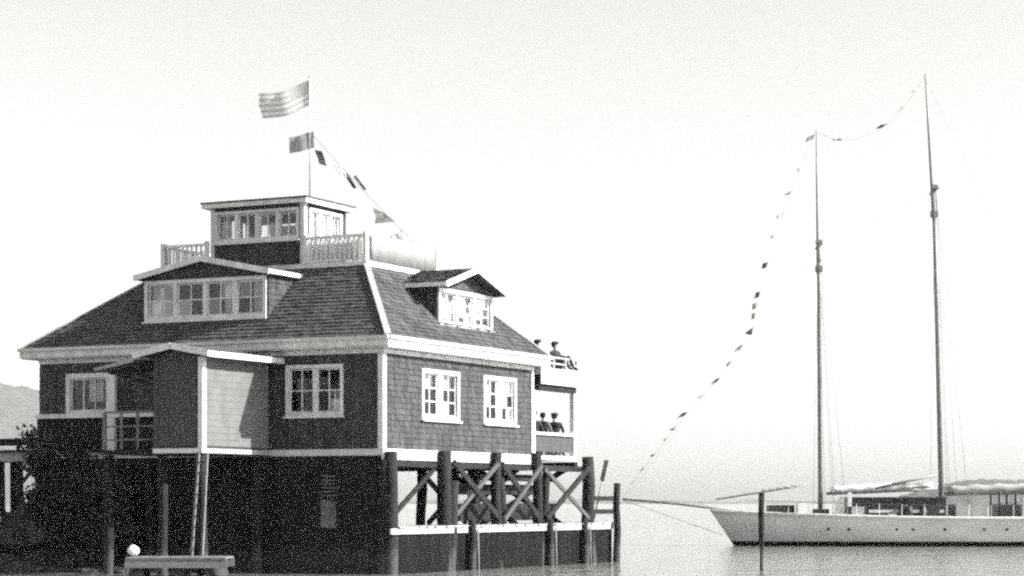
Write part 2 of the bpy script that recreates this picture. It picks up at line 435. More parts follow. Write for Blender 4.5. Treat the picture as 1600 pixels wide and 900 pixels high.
# rail along the front left of the entry with a post, and its balustrade
box('rail', -L, -4.75, -0.20, -0.075, 4.13, 4.25, 'white', club)
box('post', -8.48, -8.23, -0.19, -0.077, ZB, 5.28, 'white', club)
# a boarded parapet under the rail
x = -L + 0.02
while x < -8.5:
    box('board', x, x + 0.19, -0.15, -0.09, ZB + 0.02, 4.125, 'dark', club); x += 0.205
while x < -4.9:
    if x > -8.2: box('baluster', x, x + 0.05, -0.15, -0.10, ZB + 0.02, 4.125, 'dark', club)
    x += 0.16

# roof
E = 0.36; ZE = 6.05
DX0, DX1, DY0, DY1, ZD = -8.44, -1.77, 2.2, 6.3, 8.2
RV = [(-L - E, -E, ZE), (E, -E, ZE), (E, D + E, ZE), (-L - E, D + E, ZE), (DX0, DY0, ZD), (DX1, DY0, ZD), (DX1, DY1, ZD), (DX0, DY1, ZD)]
RB = [(v[0], v[1], 6.01) for v in RV[:4]]
pyd('roof', RV + RB, [(4, 5, 6, 7), (0, 1, 5, 4), (1, 2, 6, 5), (2, 3, 7, 6), (3, 0, 4, 7), (8, 9, 10, 11), (0, 8, 9, 1), (1, 9, 10, 2), (2, 10, 11, 3), (3, 11, 8, 0)], 'wallcore', club)
def roof_plane(p0, p1, q0, q1, m='roofshingle'):
    """p0->p1 along the eave, q0 (above p0) -> q1 along the top."""
    p0, p1, q0, q1 = map(Vector, (p0, p1, q0, q1))
    A = (p1 - p0).normalized(); up = q0 - p0; B = (up - A * up.dot(A)).normalized()
    fr = Frame(p0, A, B); H = (q0 - p0).dot(B); w = (p1 - p0).length
    l0 = (q0 - p0).dot(A); l1 = (q1 - p0).dot(A)
    return fr, shingles('roof_shingles', fr, lambda b: (l0 * b / H, w + (l1 - w) * b / H), 0.0, H, m, club, (), 0.16, 0.12, 0.26, 0.026)
roof_plane(RV[0], RV[1], RV[4], RV[5]); roof_plane(RV[1], RV[2], RV[5], RV[6]); roof_plane(RV[3], RV[0], RV[7], RV[4]); roof_plane(RV[2], RV[3], RV[6], RV[7])
for a, b in ((1, 5), (0, 4), (2, 6)):
    p, q = Vector(RV[a]), Vector(RV[b]); beam('hip_cap', p + Vector((0, 0, 0.035)), q + Vector((0, 0, 0.035)), 0.16, 0.05, 'board', club)
# eaves: fascia boards, gutter line and soffit
FZ0, FZ1 = 5.80, 6.06
box('fascia', -L - E - 0.03, E + 0.03, -E - 0.03, -E - 0.001, FZ0, FZ1, 'white', club)
box('fascia', E + 0.001, E + 0.031, -E, D + E, FZ0, FZ1, 'white', club)
box('fascia', -L - E - 0.031, -L - E - 0.001, -E, D + E, FZ0, FZ1, 'white', club)
box('fascia', -L - E, E, D + E + 0.001, D + E + 0.03, FZ0, FZ1, 'white', club)
box('gutter', -L - E - 0.05, E + 0.05, -E - 0.11, -E - 0.032, FZ1 - 0.09, FZ1 - 0.005, 'dull', club)
box('gutter', E + 0.033, E + 0.11, -E - 0.03, D + E, FZ1 - 0.09, FZ1 - 0.005, 'dull', club)
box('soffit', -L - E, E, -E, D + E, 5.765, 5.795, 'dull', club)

# roof deck
box('deck_floor', DX0 - 0.05, DX1 + 0.05, DY0 - 0.05, DY1 + 0.05, ZD + 0.002, ZD + 0.06, 'deck', club)
for a in ((DX0 - 0.09, DX1 + 0.09, DY0 - 0.09, DY0 - 0.051), (DX0 - 0.09, DX1 + 0.09, DY1 + 0.051, DY1 + 0.09),
          (DX1 + 0.051, DX1 + 0.088, DY0 - 0.05, DY1 + 0.05), (DX0 - 0.088, DX0 - 0.051, DY0 - 0.05, DY1 + 0.05)):
    box('deck_edge', *a, ZD - 0.06, ZD + 0.075, 'white', club)
rb = box('baluster', -0.022, 0.022, -0.022, 0.022, ZD + 0.165, ZD + 0.74, 'white', club); rb_used = False
def balustrade(p0, p1):
    global rb_used
    p0, p1 = Vector((*p0, 0)), Vector((*p1, 0)); n = max(1, round((p1 - p0).length / 1.6))
    for k in range(n + 1):
        p = p0.lerp(p1, k / n)
        box('post', p.x - 0.05, p.x + 0.05, p.y - 0.05, p.y + 0.05, ZD + 0.061, ZD + 0.87, 'white', club)
    d = (p1 - p0).normalized() * 0.051
    for k in range(n):
        a, b = p0.lerp(p1, k / n) + d, p0.lerp(p1, (k + 1) / n) - d
        beam('top_rail', a + Vector((0, 0, ZD + 0.78)), b + Vector((0, 0, ZD + 0.78)), 0.09, 0.07, 'white', club)
        beam('bottom_rail', a + Vector((0, 0, ZD + 0.14)), b + Vector((0, 0, ZD + 0.14)), 0.06, 0.05, 'white', club)
        m_ = max(2, round((b - a).length / 0.15))
        for j in range(1, m_):
            q = a.lerp(b, j / m_)
            if not rb_used: rb.location = (q.x, q.y, 0); rb_used = True
            else: clone(rb, (q.x, q.y, 0))
i_ = 0.06
balustrade((DX0 + i_, DY0 + i_), (-6.90, DY0 + i_)); balustrade((-3.70, DY0 + i_), (DX1 - i_, DY0 + i_)); balustrade((DX1 - i_, DY0 + i_ + 0.16), (DX1 - i_, DY1 - i_))
balustrade((DX1 - i_ - 0.16, DY1 - i_), (DX0 + i_, DY1 - i_)); balustrade((DX0 + i_, DY1 - i_ - 0.16), (DX0 + i_, DY0 + i_ + 0.16))

def weather_cloth(p0, p1, m):
    V, F = [], []
    for k in range(31):
        q = Vector((*p0, 0)).lerp(Vector((*p1, 0)), k / 30); n = Vector((p1[1] - p0[1], p0[0] - p1[0], 0)).normalized() * 0.012 * math.sin(k * 1.7)
        V += [q + n + Vector((0, 0, ZD + 0.12 + 0.01 * math.sin(k * .9))), q + n * 0.3 + Vector((0, 0, ZD + 0.80 - 0.02 * abs(math.sin(k * .52))))]
    for k in range(30): F.append((2 * k, 2 * k + 2, 2 * k + 3, 2 * k + 1))
    o = pyd('weather_cloth', V, F, m, club, True); o.modifiers.new('solid', 'SOLIDIFY').thickness = 0.01
weather_cloth((-3.68, DY0 + 0.16), (DX1 - 0.22, DY0 + 0.16), 'canvas')
weather_cloth((DX1 + 0.03, DY0 + 0.2), (DX1 + 0.03, DY1 - 0.3), 'duskcanvas')
# cupola
CX0, CX1, CY0, CY1, CZ = -6.82, -3.81, 2.35, 4.56, 9.97
WZ0, WZ1 = 9.07, 9.78
sides = [(Frame((CX0, CY0, 0), (1, 0, 0), (0, 0, 1)), CX1 - CX0, 4), (Frame((CX1, CY0 + 0.101, 0), (0, 1, 0), (0, 0, 1)), CY1 - CY0 - 0.202, 3),
         (Frame((CX1, CY1, 0), (-1, 0, 0), (0, 0, 1)), CX1 - CX0, 4), (Frame((CX0, CY1 - 0.101, 0), (0, -1, 0), (0, 0, 1)), CY1 - CY0 - 0.202, 3)]
for k, (fr, w, n) in enumerate(sides):
    hole = (0.22, w - 0.22, WZ0, WZ1)
    wall_slab('cupola_wall', fr, w, ZD + 0.06, CZ, [hole], 0.10, 'wallcore', club)
    shingles('wall_shingles', fr, lambda b: (0.0, w), ZD + 0.07, CZ, 'shingle', club, [grow(hole, 0.09)])
    window(fr, *hole, n, 2, 1, club, fw=0.08, mull=0.10, depth=0.08, curtain=([(0, .7, 0, 0.75), None, (0.5, 1, 0, 0.6), (0, 1, 0, 0.45)] if k == 0 else [0.5, None, 0.6] if k == 1 else None))
for x in (CX1 - 0.10, CX0):
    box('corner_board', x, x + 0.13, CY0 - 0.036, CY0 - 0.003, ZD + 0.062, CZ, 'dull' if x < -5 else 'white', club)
box('corner_board', CX1 + 0.003, CX1 + 0.036, CY0 - 0.035, CY0 + 0.12, ZD + 0.062, CZ, 'white', club)
o_ = 0.17
cr = [(CX0 - o_, CY0 - o_), (CX1 + o_, CY0 - o_), (CX1 + o_, CY1 + o_), (CX0 - o_, CY1 + o_)]
box('cupola_soffit', CX0 - o_, CX1 + o_, CY0 - o_, CY1 + o_, CZ + 0.002, CZ + 0.04, 'dull', club)
for a in ((CX0 - o_ - .02, CX1 + o_ + .02, CY0 - o_ - .025, CY0 - o_ - .002), (CX0 - o_ - .02, CX1 + o_ + .02, CY1 + o_ + .002, CY1 + o_ + .025),
          (CX1 + o_ + .002, CX1 + o_ + .025, CY0 - o_, CY1 + o_), (CX0 - o_ - .025, CX0 - o_ - .002, CY0 - o_, CY1 + o_)):
    box('cupola_fascia', *a, CZ - 0.01, CZ + 0.11, 'white', club)
o2 = o_ + 0.05
mx, my = (CX0 + CX1) / 2, (CY0 + CY1) / 2
pyd('cupola_roof', [(CX0 - o2, CY0 - o2, CZ + 0.112), (CX1 + o2, CY0 - o2, CZ + 0.112), (CX1 + o2, CY1 + o2, CZ + 0.112), (CX0 - o2, CY1 + o2, CZ + 0.112),
                    (CX0 - o2, CY0 - o2, CZ + 0.16), (CX1 + o2, CY0 - o2, CZ + 0.16), (CX1 + o2, CY1 + o2, CZ + 0.16), (CX0 - o2, CY1 + o2, CZ + 0.16),
                    (mx - 0.6, my, CZ + 0.30), (mx + 0.6, my, CZ + 0.30)],
    [(3, 2, 1, 0), (0, 1, 5, 4), (1, 2, 6, 5), (2, 3, 7, 6), (3, 0, 4, 7), (4, 5, 9, 8), (5, 6, 9), (6, 7, 8, 9), (7, 4, 8)], 'roofshingle', club)

# dormers
def dormer(fr, w, zs, zw, za, back, units, cols, rows, curtain, ov=0.30, fo=0.3):
    """fr: origin at the left foot of the dormer front (z=0), A along it, N outwards. Gable front, window band, cheeks, two roof slopes."""
    zt = zw + 0.16
    hole = (0.14, w - 0.14, zs + 0.12, zw)
    wall_slab('dormer_front', fr, w, zs - 0.3, zt, [hole], 0.12, 'wallcore', club)
    V = [fr(0, zt + .002, 0), fr(w, zt + .002, 0), fr(w / 2, za, 0), fr(0, zt + .002, -0.12), fr(w, zt + .002, -0.12), fr(w / 2, za, -0.12)]
    pyd('gable', V, [(0, 1, 2), (5, 4, 3), (0, 3, 4, 1), (1, 4, 5, 2), (2, 5, 3, 0)], 'shingle', club)
    window(fr, *hole, units, cols, rows, club, fw=0.10, mull=0.11, curtain=curtain)
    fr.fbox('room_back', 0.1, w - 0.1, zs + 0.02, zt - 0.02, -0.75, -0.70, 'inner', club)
    for s0, s1 in ((0.0, 0.10), (w - 0.10, w)):
        fr.fbox('cheek', s0, s1, zs - 0.4, zt, -back, -0.121, 'wallcore', club)
    shingles('wall_shingles', Frame(fr(0, 0, -back), fr.N, (0, 0, 1)), lambda b: (0, back), zs - 0.1, zt, 'shingle', club)
    shingles('wall_shingles', Frame(fr(w, 0, 0), -fr.N, (0, 0, 1)), lambda b: (0, back), zs - 0.1, zt, 'shingle', club)
    sl = (za - zt) / (w / 2)
    for s in (-1, 1):
        ae = w / 2 + s * (w / 2 + ov); ze = za - sl * (w / 2 + ov)
        V = []
        for c in (fo, -back - 0.5):
            V += [fr(w / 2, za + 0.10, c), fr(ae, ze + 0.10, c), fr(ae, ze + 0.03, c), fr(w / 2, za + 0.03, c)]
        pyd('dormer_roof', V, [(0, 1, 2, 3), (7, 6, 5, 4), (0, 4, 5, 1), (1, 5, 6, 2), (2, 6, 7, 3), (3, 7, 4, 0)], 'wallcore', club)
        # shingles on the slope
        p_e, p_r = fr(ae, ze + 0.10, -back - 0.5), fr(w / 2, za + 0.10, -back - 0.5)
        if s < 0: f2 = Frame(p_e, fr.N, p_r - p_e)
        else:
            p_e2 = fr(ae, ze + 0.10, fo); f2 = Frame(p_e2, -fr.N, fr(w / 2, za + 0.10, fo) - p_e2)
        shingles('roof_shingles', f2, lambda b: (0, back + 0.5 + fo), 0, (p_r - p_e).length, 'roofshingle', club, (), 0.16, 0.12, 0.26, 0.022)
        beam('rake_board', fr(w / 2, za + 0.055, fo + 0.022), fr(ae + s * 0.02, ze + 0.055 - sl * 0.02, fo + 0.022), 0.04, 0.15, 'white', club)
        beam('eave_board', fr(ae + s * 0.022, ze + 0.055, fo), fr(ae + s * 0.022, ze + 0.055, -back - 0.3), 0.035, 0.11, 'white', club)
dormer(Frame((-7.70, 0.42, 0), (1, 0, 0), (0, 0, 1)), 3.98, 6.70, 7.72, 8.28, 1.55, 4, 2, 2, [(0, .5, 0, 1), None, (0.55, 1, 0.0, 1), (0.5, 1, 0, 1)], 0.16, 0.22)
dormer(Frame((-0.30, 3.46, 0), (0, 1, 0), (0, 0, 1)), 3.25, 6.62, 7.52, 8.16, 1.45, 3, 2, 3, [0.95, 0.95, 0.95], 0.2, 0.38)

# entry box with its low gable roof, standing forward of the front
VX0, VX1, VY0 = -4.73, -3.33, -3.2
VZ0, VZ1 = 3.18, 5.46
fv_f = Frame((VX0, VY0, 0), (1, 0, 0), (0, 0, 1)); fv_r = Frame((VX1, VY0 + 0.1, 0), (0, 1, 0), (0, 0, 1)); fv_l = Frame((VX0, -0.2, 0), (0, -1, 0), (0, 0, 1))
wall_slab('entry_wall', fv_f, VX1 - VX0, VZ0, VZ1, [], 0.099, 'wallcore', club)
wall_slab('entry_wall', fv_r, -VY0 - 0.30, VZ0, VZ1, [], 0.10, 'wallcore', club)
wall_slab('entry_wall', fv_l, -VY0 - 0.30, VZ0, VZ1, [], 0.10, 'wallcore', club)
k = 0
while k < 7:
    fv_f.fbox('board', 0.10 + k * 0.165, 0.10 + k * 0.165 + 0.158, VZ0 + 0.06, VZ1 - 0.01, 0.002, 0.022 + random.uniform(0, 0.006), 'panel', club); k += 1
k = 0
while k < 14:
    b0 = VZ0 + 0.06 + k * 0.163
    fv_r.fbox('clapboard', 0.03, -VY0 - 0.30, b0, b0 + 0.158, 0.002, 0.020 + random.uniform(0, 0.004), 'clap', club); k += 1
for k in range(2):
    x = (VX0 - 0.03, VX1 - 0.09)[k]
    box('corner_board', x, x + 0.125, VY0 - 0.045, VY0 - 0.001, VZ0, VZ1, ('panel', 'white')[k], club)
box('corner_board', VX1 + 0.002, VX1 + 0.045, VY0 - 0.04, VY0 + 0.12, VZ0, VZ1, 'white', club)
box('sill_board', VX0 - 0.04, VX1 + 0.05, VY0 - 0.07, VY0 - 0.002, VZ0 - 0.12, VZ0 - 0.001, 'white', club)
box('sill_board', VX1 + 0.003, VX1 + 0.05, VY0, -0.08, VZ0 - 0.12, VZ0 - 0.001, 'board', club)
box('entry_floor', VX0, VX1, VY0, -0.08, VZ0 - 0.14, VZ0 - 0.01, 'dark', club)
vm = (VX0 + VX1) / 2; vov = 0.42; vr, ve = 5.70, 5.485
for s in (-1, 1):
    ae = vm + s * ((VX1 - VX0) / 2 + vov)
    V = []
    for y in (VY0 - 0.35, -0.10): V += [(vm, y, vr + 0.07), (ae, y, ve + 0.07), (ae, y, ve), (vm, y, vr)]
    pyd('entry_roof', V, [(0, 1, 2, 3), (7, 6, 5, 4), (0, 4, 5, 1), (1, 5, 6, 2), (2, 6, 7, 3), (3, 7, 4, 0)], 'roofshingle', club)
    beam('rake_board', (vm, VY0 - 0.372, vr + 0.02), (ae + s * 0.02, VY0 - 0.372, ve + 0.02), 0.04, 0.15, 'white', club)
    beam('eave_board', (ae + s * 0.022, VY0 - 0.35, ve + 0.01), (ae + s * 0.022, -0.1, ve + 0.01), 0.035, 0.14, 'white', club)
pyd('gable', [(VX0, VY0, VZ1 + .002), (VX1, VY0, VZ1 + .002), (vm, VY0, vr - .01), (VX0, VY0 + .1, VZ1 + .002), (VX1, VY0 + .1, VZ1 + .002), (vm, VY0 + .1, vr - .01)],
    [(0, 1, 2), (5, 4, 3), (0, 3, 4, 1), (1, 4, 5, 2), (2, 5, 3, 0)], 'panel', club)
# the open landing left of the entry under a small canopy
box('landing', -6.5, VX0 - 0.04, VY0 + 0.1, -0.21, 3.05, 3.16, 'dark', club)
V = []
for y in (VY0 - 0.2, -1.6): V += [(-5.25, y, 5.44), (-6.42, y, 5.22), (-6.42, y, 5.15), (-5.25, y, 5.37)]
pyd('canopy', V, [(0, 1, 2, 3), (7, 6, 5, 4), (0, 4, 5, 1), (1, 5, 6, 2), (2, 6, 7, 3), (3, 7, 4, 0)], 'roofshingle', club)
beam('canopy_edge', (-5.25, VY0 - 0.222, 5.41), (-6.44, VY0 - 0.222, 5.20), 0.04, 0.08, 'board', club)
for y in (VY0 + 0.2, -1.7): beam('bracket', (-6.35, y, 5.16), (VX0 - 0.02, y, 4.75), 0.05, 0.05, 'dark', club)
for x in (-6.42,): box('post', x - 0.04, x + 0.04, VY0 + 0.12, VY0 + 0.20, 3.162, 4.12, 'oldwood', club)
for z in (3.42, 3.76): beam('rail', (-6.37, VY0 + 0.16, z), (VX0 - 0.04, VY0 + 0.16, z), 0.035, 0.04, 'oldwood', club)
beam('rail', (-6.40, VY0 + 0.16, 4.12), (VX0 - 0.04, VY0 + 0.16, 4.12), 0.05, 0.06, 'oldwood', club)
for x in (-5.95, -5.45): box('baluster', x, x + 0.07, VY0 + 0.175, VY0 + 0.20, 3.165, 4.09, 'oldwood', club)

# back porch at the far end: posts, parapet, flat roof with low rail
PY0, PY1 = D + 0.002, 11.7
box('porch_floor', -L, 0.0, PY0, PY1, 3.08, ZB, 'dull', club)
box('porch_roof', -L - 0.1, 0.06, D + E + 0.04, PY1 + 0.05, 5.56, 5.74, 'dull', club)
box('porch_fascia', 0.062, 0.09, D + E + 0.04, PY1 + 0.07, 5.29, 5.76, 'white', club)
box('porch_fascia', -L - 0.1, 0.06, PY1 + 0.052, PY1 + 0.08, 5.29, 5.76, 'white', club)
box('porch_beam', -0.14, 0.0, D + E + 0.04, PY1, 5.10, 5.555, 'dark', club)
box('porch_beam', -L, -0.16, PY1 - 0.14, PY1, 5.25, 5.555, 'dark', club)
for x, y in ((-0.07, PY1 - 0.08), (-0.07, D + 0.10), (-3.6, PY1 - 0.08), (-7.2, PY1 - 0.08), (-L + 0.1, PY1 - 0.08)):
    box('porch_post', x - 0.075, x + 0.075, y - 0.075, y + 0.075, ZB + 0.001, 5.09 if x > -1 else 5.24, 'white', club)
y = D + 0.20
while y < PY1 - 0.25:
    box('parapet_board', -0.11, -0.06, y, y + 0.19, ZB + 0.12, 3.80, 'panel', club); y += 0.2
box('parapet_rail', -0.15, 0.02, D + 0.19, PY1 - 0.17, 3.805, 3.88, 'white', club)
for x0_ in (-3.5, -7.1, -L + 0.2):
    box('parapet_rail', x0_, x0_ + 3.3, PY1 - 0.12, PY1 - 0.04, 3.80, 3.86, 'white', club)
for k in range(4):
    y = D + E + 0.2 + k * (PY1 - D - E - 0.2) / 3
    box('post', -0.03, 0.04, y - 0.035, y + 0.035, 5.742, 6.12, 'board', club)
for z in (5.9, 6.08): box('rail', -0.02, 0.03, D + E + 0.24, PY1 - 0.04, z, z + 0.05, 'board', club)

# the dark boarded skirt below the front
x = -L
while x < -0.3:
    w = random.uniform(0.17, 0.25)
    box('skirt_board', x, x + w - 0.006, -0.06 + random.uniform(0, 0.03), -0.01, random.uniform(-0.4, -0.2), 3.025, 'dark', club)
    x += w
hx = -1.55
hd_ = box('hatch_door', hx - 0.24, hx + 0.24, -0.078, -0.066, 1.14, 1.93, 'dark', club)
for k in range(3): box('board', hx - 0.225 + k * 0.152, hx - 0.225 + k * 0.152 + 0.146, -0.105 + 0.006 * k, -0.079, 1.17, 1.89 - 0.02 * k, 'clap', hd_)
for z in (1.30, 1.72): box('batten', hx - 0.22, hx + 0.22, -0.125, -0.108, z, z + 0.06, 'oldwood', hd_)
for k in range(6): beam('louvre', (hx - 0.22, -0.095, 2.0 + k * 0.1), (hx + 0.22, -0.095, 2.0 + k * 0.1), 0.07, 0.015, 'oldwood', club, (0, 0.6, 1))
for x in (hx - 0.32, hx + 0.25): box('hatch_frame', x, x + 0.07, -0.14, -0.066, 1.1, 2.64, 'dark', club)
box('hatch_frame', hx - 0.34, hx + 0.34, -0.15, -0.067, 2.645, 2.72, 'dark', club)

# ------------------------------------------------------------------ the wharf below: piles, braces, walkway
wharf = empty('wharf', ORG, RZ)
tag(wharf, 'dark pile wharf with cross braces and a low pale walkway under the clubhouse', 'wharf')
def pile(x, y, z1, r=0.16, lean=(0, 0), m='pile', name='pile', z0=-1.2):
    n = 5; pts = []; rs = []
    for k in range(n + 1):
        t = k / n; z = z0 + (z1 - z0) * t
        pts.append((x + lean[0] * (z1 - z) * 0.1 + random.uniform(-.03, .03), y + lean[1] * (z1 - z) * 0.1 + random.uniform(-.03, .03), z))
        rs.append(r * (1.08 - 0.16 * t) * random.uniform(0.92, 1.08))
    return tube(name, pts, rs, m, wharf, 10)
YS = [0.1, 2.98, 5.97, 8.62, 12.08]
for k, y in enumerate(YS):
    pile(0.20, y, 3.12 if k == 0 else 3.12 + random.uniform(0, 0.2), 0.19 if k in (0, 1, 4) else 0.15, (0, random.uniform(-0.5, 0.5)))
pile(0.05, 0.05, 2.9, 0.2); pile(0.28, 3.35, 2.4, 0.17, (0, -1.2)); pile(0.1, 6.4, 2.9, 0.14, (0, 0.8)); pile(0.22, 9.2, 2.75, 0.12, (0, -1.5))
for x in (-3.6, -7.0, -10.5):
    for y in (2.98, 5.97, 8.62, 11.8): pile(x, y, 3.06, 0.15, (random.uniform(-.3, .3), 0))
for x in (-3.6, -7.0, -10.6): pile(x, -0.35, 2.9, 0.15)
pile(VX0 + 0.1, VY0 + 0.15, 3.03, 0.13); pile(VX1 - 0.1, VY0 + 0.15, 3.03, 0.13); pile(-6.4, VY0 + 0.3, 3.03, 0.12)
def brace(p, q, w=0.07, h=0.16, m='pile'): beam('brace', p, q, w, h, m, wharf)
brace((0.02, 0.25, 1.35), (0.02, 2.75, 2.75), 0.06, 0.13)
brace((0.40, 3.1, 2.9), (0.40, 5.85, 1.35)); brace((0.33, 3.1, 1.35), (0.33, 5.85, 2.9), 0.06, 0.12, 'panel')
brace((0.40, 6.1, 1.35), (0.40, 8.5, 2.9), 0.06, 0.13, 'panel'); brace((0.33, 6.1, 2.9), (0.33, 8.5, 1.35))
brace((0.40, 8.8, 1.35), (0.40, 11.9, 2.95)); brace((0.33, 8.8, 2.8), (0.33, 11.9, 1.35), 0.06, 0.12, 'panel')
brace((-3.4, 8.62, 1.2), (-3.4, 11.8, 2.9)); brace((-3.8, 8.62, 2.9), (-3.8, 11.8, 1.2))
brace((-7.2, 2.98, 1.2), (-7.2, 5.97, 2.9)); brace((-6.8, 2.98, 2.9), (-6.8, 5.97, 1.2))
for y, a, b in ((8.62, -0.2, -3.0), (11.8, -0.2, -3.6), (11.8, -7.0, -10.5)):
    brace((a, y + 0.2, 0.9), (b, y + 0.2, 2.9)); brace((a, y - 0.2, 2.9), (b, y - 0.2, 0.9))
for x, y in ((-1.8, 7.3), (-1.8, 10.2), (-0.9, 4.9), (-1.0, 7.0)): pile(x, y, 3.06, 0.15, (random.uniform(-.4, .4), random.uniform(-.4, .4)))
for y0_, y1_, z_, h_ in ((5.1, 12.0, 1.55, 0.5), (5.4, 11.0, 2.2, 0.3), (7.0, 12.0, 2.55, 0.2)): beam('wale', (-0.9, y0_, z_), (-0.9, y1_, z_), 0.12, h_, 'pile', wharf)
# cap beams carrying the floor
for y in (2.98, 5.97, 8.62, 11.8): beam('cap_beam', (-L, y, 2.92), (-0.05, y, 2.92), 0.2, 0.24, 'pile', wharf)
beam('cap_beam', (0.0, 0.2, 2.83), (0.0, 12.2, 2.83), 0.18, 0.16, 'pile', wharf)
# low walkway along the right side
WKX0, WKX1, WKL = -0.9, 0.46, 13.5
y = 0.02
while y < WKL:
    w = random.uniform(0.19, 0.24)
    box('walkway_plank', WKX0, WKX1 + random.uniform(-0.03, 0.03), y, y + w - 0.008, 1.17 + random.uniform(0, .008), 1.215, 'board', wharf); y += w
box('stringer', WKX1 - 0.09, WKX1 - 0.035, -0.3, WKL, 1.02, 1.165, 'deck', wharf)
box('stringer', WKX0 + 0.04, WKX0 + 0.1, 0, WKL, 1.0, 1.165, 'pile', wharf)
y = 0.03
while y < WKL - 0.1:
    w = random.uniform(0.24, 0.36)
    box('deck_shade_board', 0.33, 0.365, y, y + w - 0.01, random.uniform(-0.3, -0.05), 1.015, 'deck_shade', wharf); y += w  # black boards stand in for the shade below the walkway
for y in (3.96, 8.87, 11.26): pile(WKX1 + 0.04, y, 1.36, 0.11)
for y in (1.5, 6.2, 10.1, 13.0): pile(-0.2, y, 1.0, 0.12)
for y in (4.25, 9.15, 11.55): tube('fender_pole', [(WKX1 + 0.10, y, -0.5), (WKX1 + 0.04, y + 0.05, 1.1)], 0.03, 'oldwood', wharf, 8)
# end of the wharf: post, rails, bench
pile(0.56, 13.42, 2.42, 0.12)
for z in (1.55, 1.95): beam('rail', (0.30, 12.2, z), (0.50, 13.33, z), 0.06, 0.14, 'dark', wharf)
oar = empty('oar', ORG, RZ); tag(oar, 'oar leaning upright on the outer end of the wharf', 'oar')
tube('shaft', [(0.15, 12.6, 1.22), (0.3, 12.95, 2.5)], 0.028, 'spar', oar, 8)
beam('blade', (0.3, 12.95, 2.5), (0.37, 13.13, 3.12), 0.05, 0.15, 'spar', oar, (1, 0, 0))

# ------------------------------------------------------------------ ladder, float, buoys
lad = empty('ladder', ORG, RZ); tag(lad, 'tall pale wooden ladder from the float up to the entry box', 'ladder')
for s in (0, 1): beam('side_rail', (VX1 - 0.02 + s * 0.31, VY0 - 0.42, 0.52), (VX1 + 0.0 + s * 0.25, VY0 - 0.14, 3.04), 0.06, 0.05, 'oldwood', lad, (0, 1, 0))
for k in range(9):
    t = (k + 0.7) / 9.5; x = VX1 - 0.02 + 0.02 * t; yy = VY0 - 0.42 + 0.28 * t
    tube('rung', [(x, yy, 0.52 + 2.52 * t), (x + 0.31 - 0.06 * t, yy, 0.52 + 2.52 * t)], 0.016, 'dark', lad, 6)
flt = empty('float_stage', (-8.15, 55.0, 0)); tag(flt, 'low pale plank float lying at the foot of the ladder', 'float')
for k in range(12): box('plank', -1.22 + k * 0.204, -1.22 + k * 0.204 + 0.196, -0.75, 0.75, 0.455, 0.495 + random.uniform(0, .008), 'oldwood', flt)
for y in (-0.73, 0.66): box('side_beam', -1.24, 1.24, y, y + 0.07, 0.24, 0.452, 'oldwood', flt)
for x in (-1.0, 0.0, 0.95): tube('log', [(x, -0.6, 0.06), (x, 0.6, 0.06)], 0.18, 'pile', flt, 10)
def ball(name, r, loc, m, label, cat, sq=1.0):
    bm = bmesh.new(); bmesh.ops.create_icosphere(bm, subdivisions=3, radius=r)
    for v in bm.verts:
        v.co *= 1 + 0.04 * noise.noise(v.co * 6); v.co.z *= sq
        if v.co.z > r * sq * 0.9: v.co.z += r * 0.12
    me = bpy.data.meshes.new(name); bm.to_mesh(me); bm.free(); me.materials.append(M[m])
    for p in me.polygons: p.use_smooth = True
    o = link(bpy.data.objects.new(name, me)); o.location = loc
    return tag(o, label, cat)
ball('buoy', 0.15, (-9.28, 54.9, 0.645), 'buoy', 'white round buoy resting on the left end of the float', 'buoy', 0.85)

# ------------------------------------------------------------------ gangway pier leaving to the left, boulders below it
pier = empty('pier', ORG, RZ); tag(pier, 'dark plank pier on piles leaving the clubhouse towards the left edge', 'pier')
x = -L - 0.02
while x > -16.5:
    box('deck_plank', x - 0.22, x, 0.4, 2.3, 3.24, 3.30, 'dark', pier); x -= 0.228
for y in (0.5, 2.15): box('stringer', -16.5, -L - 0.05, y, y + 0.12, 2.98, 3.236, 'board', pier)
box('kerb_rail', -16.5, -L - 0.05, 0.40, 0.48, 3.42, 3.62, 'dark', pier)
for k in range(6): box('kerb_post', -L - 0.15 - k * 1.0, -L - 0.05 - k * 1.0, 0.41, 0.47, 3.303, 3.415, 'dark', pier)
for x in (-11.3, -12.05, -12.7, -13.6, -14.9):
    for y in (0.55, 2.2):
        o = tube('pile', [(x, y, -0.6), (x + 0.02, y, 1.3), (x, y, 2.98)], [0.13, 0.11, 0.10], 'pile', pier, 10)
beam('brace', (-11.3, 0.42, 2.9), (-12.05, 0.42, 2.2), 0.05, 0.10, 'pile', pier); beam('brace', (-11.3, 0.38, 2.5), (-12.0, 0.38, 2.95), 0.05, 0.08, 'pile', pier)
R = Matrix.Rotation(RZ, 3, 'Z')
def w(x, y, z=0): return Vector(ORG) + R @ Vector((x, y, z))
bank_h = lambda x, y: -0.6 + 2.05 * max(0, min(1, (-6.4 - x) / 2.8 + 0.75 * noise.noise((x * .6, y * .6, 1)))) * max(0, min(1, (y + 3.0) / 3.0)) * max(0, min(1, (9 - y) / 3)) + 0.18 * noise.noise((x * 2.1, y * 2.1, 4))
V, F = [], []
nx, ny = 76, 60
for i in range(nx + 1):
    for j in range(ny + 1):
        x = -20 + 14.6 * i / nx; y = -5 + 15 * j / ny; V.append(w(x, y, bank_h(x, y)))
for i in range(nx):
    for j in range(ny): q = i * (ny + 1) + j; F.append((q, q + ny + 1, q + ny + 2, q + 1))
bank = tag(pyd('shore_bank', V, F, 'rock', None, True), kind='structure')
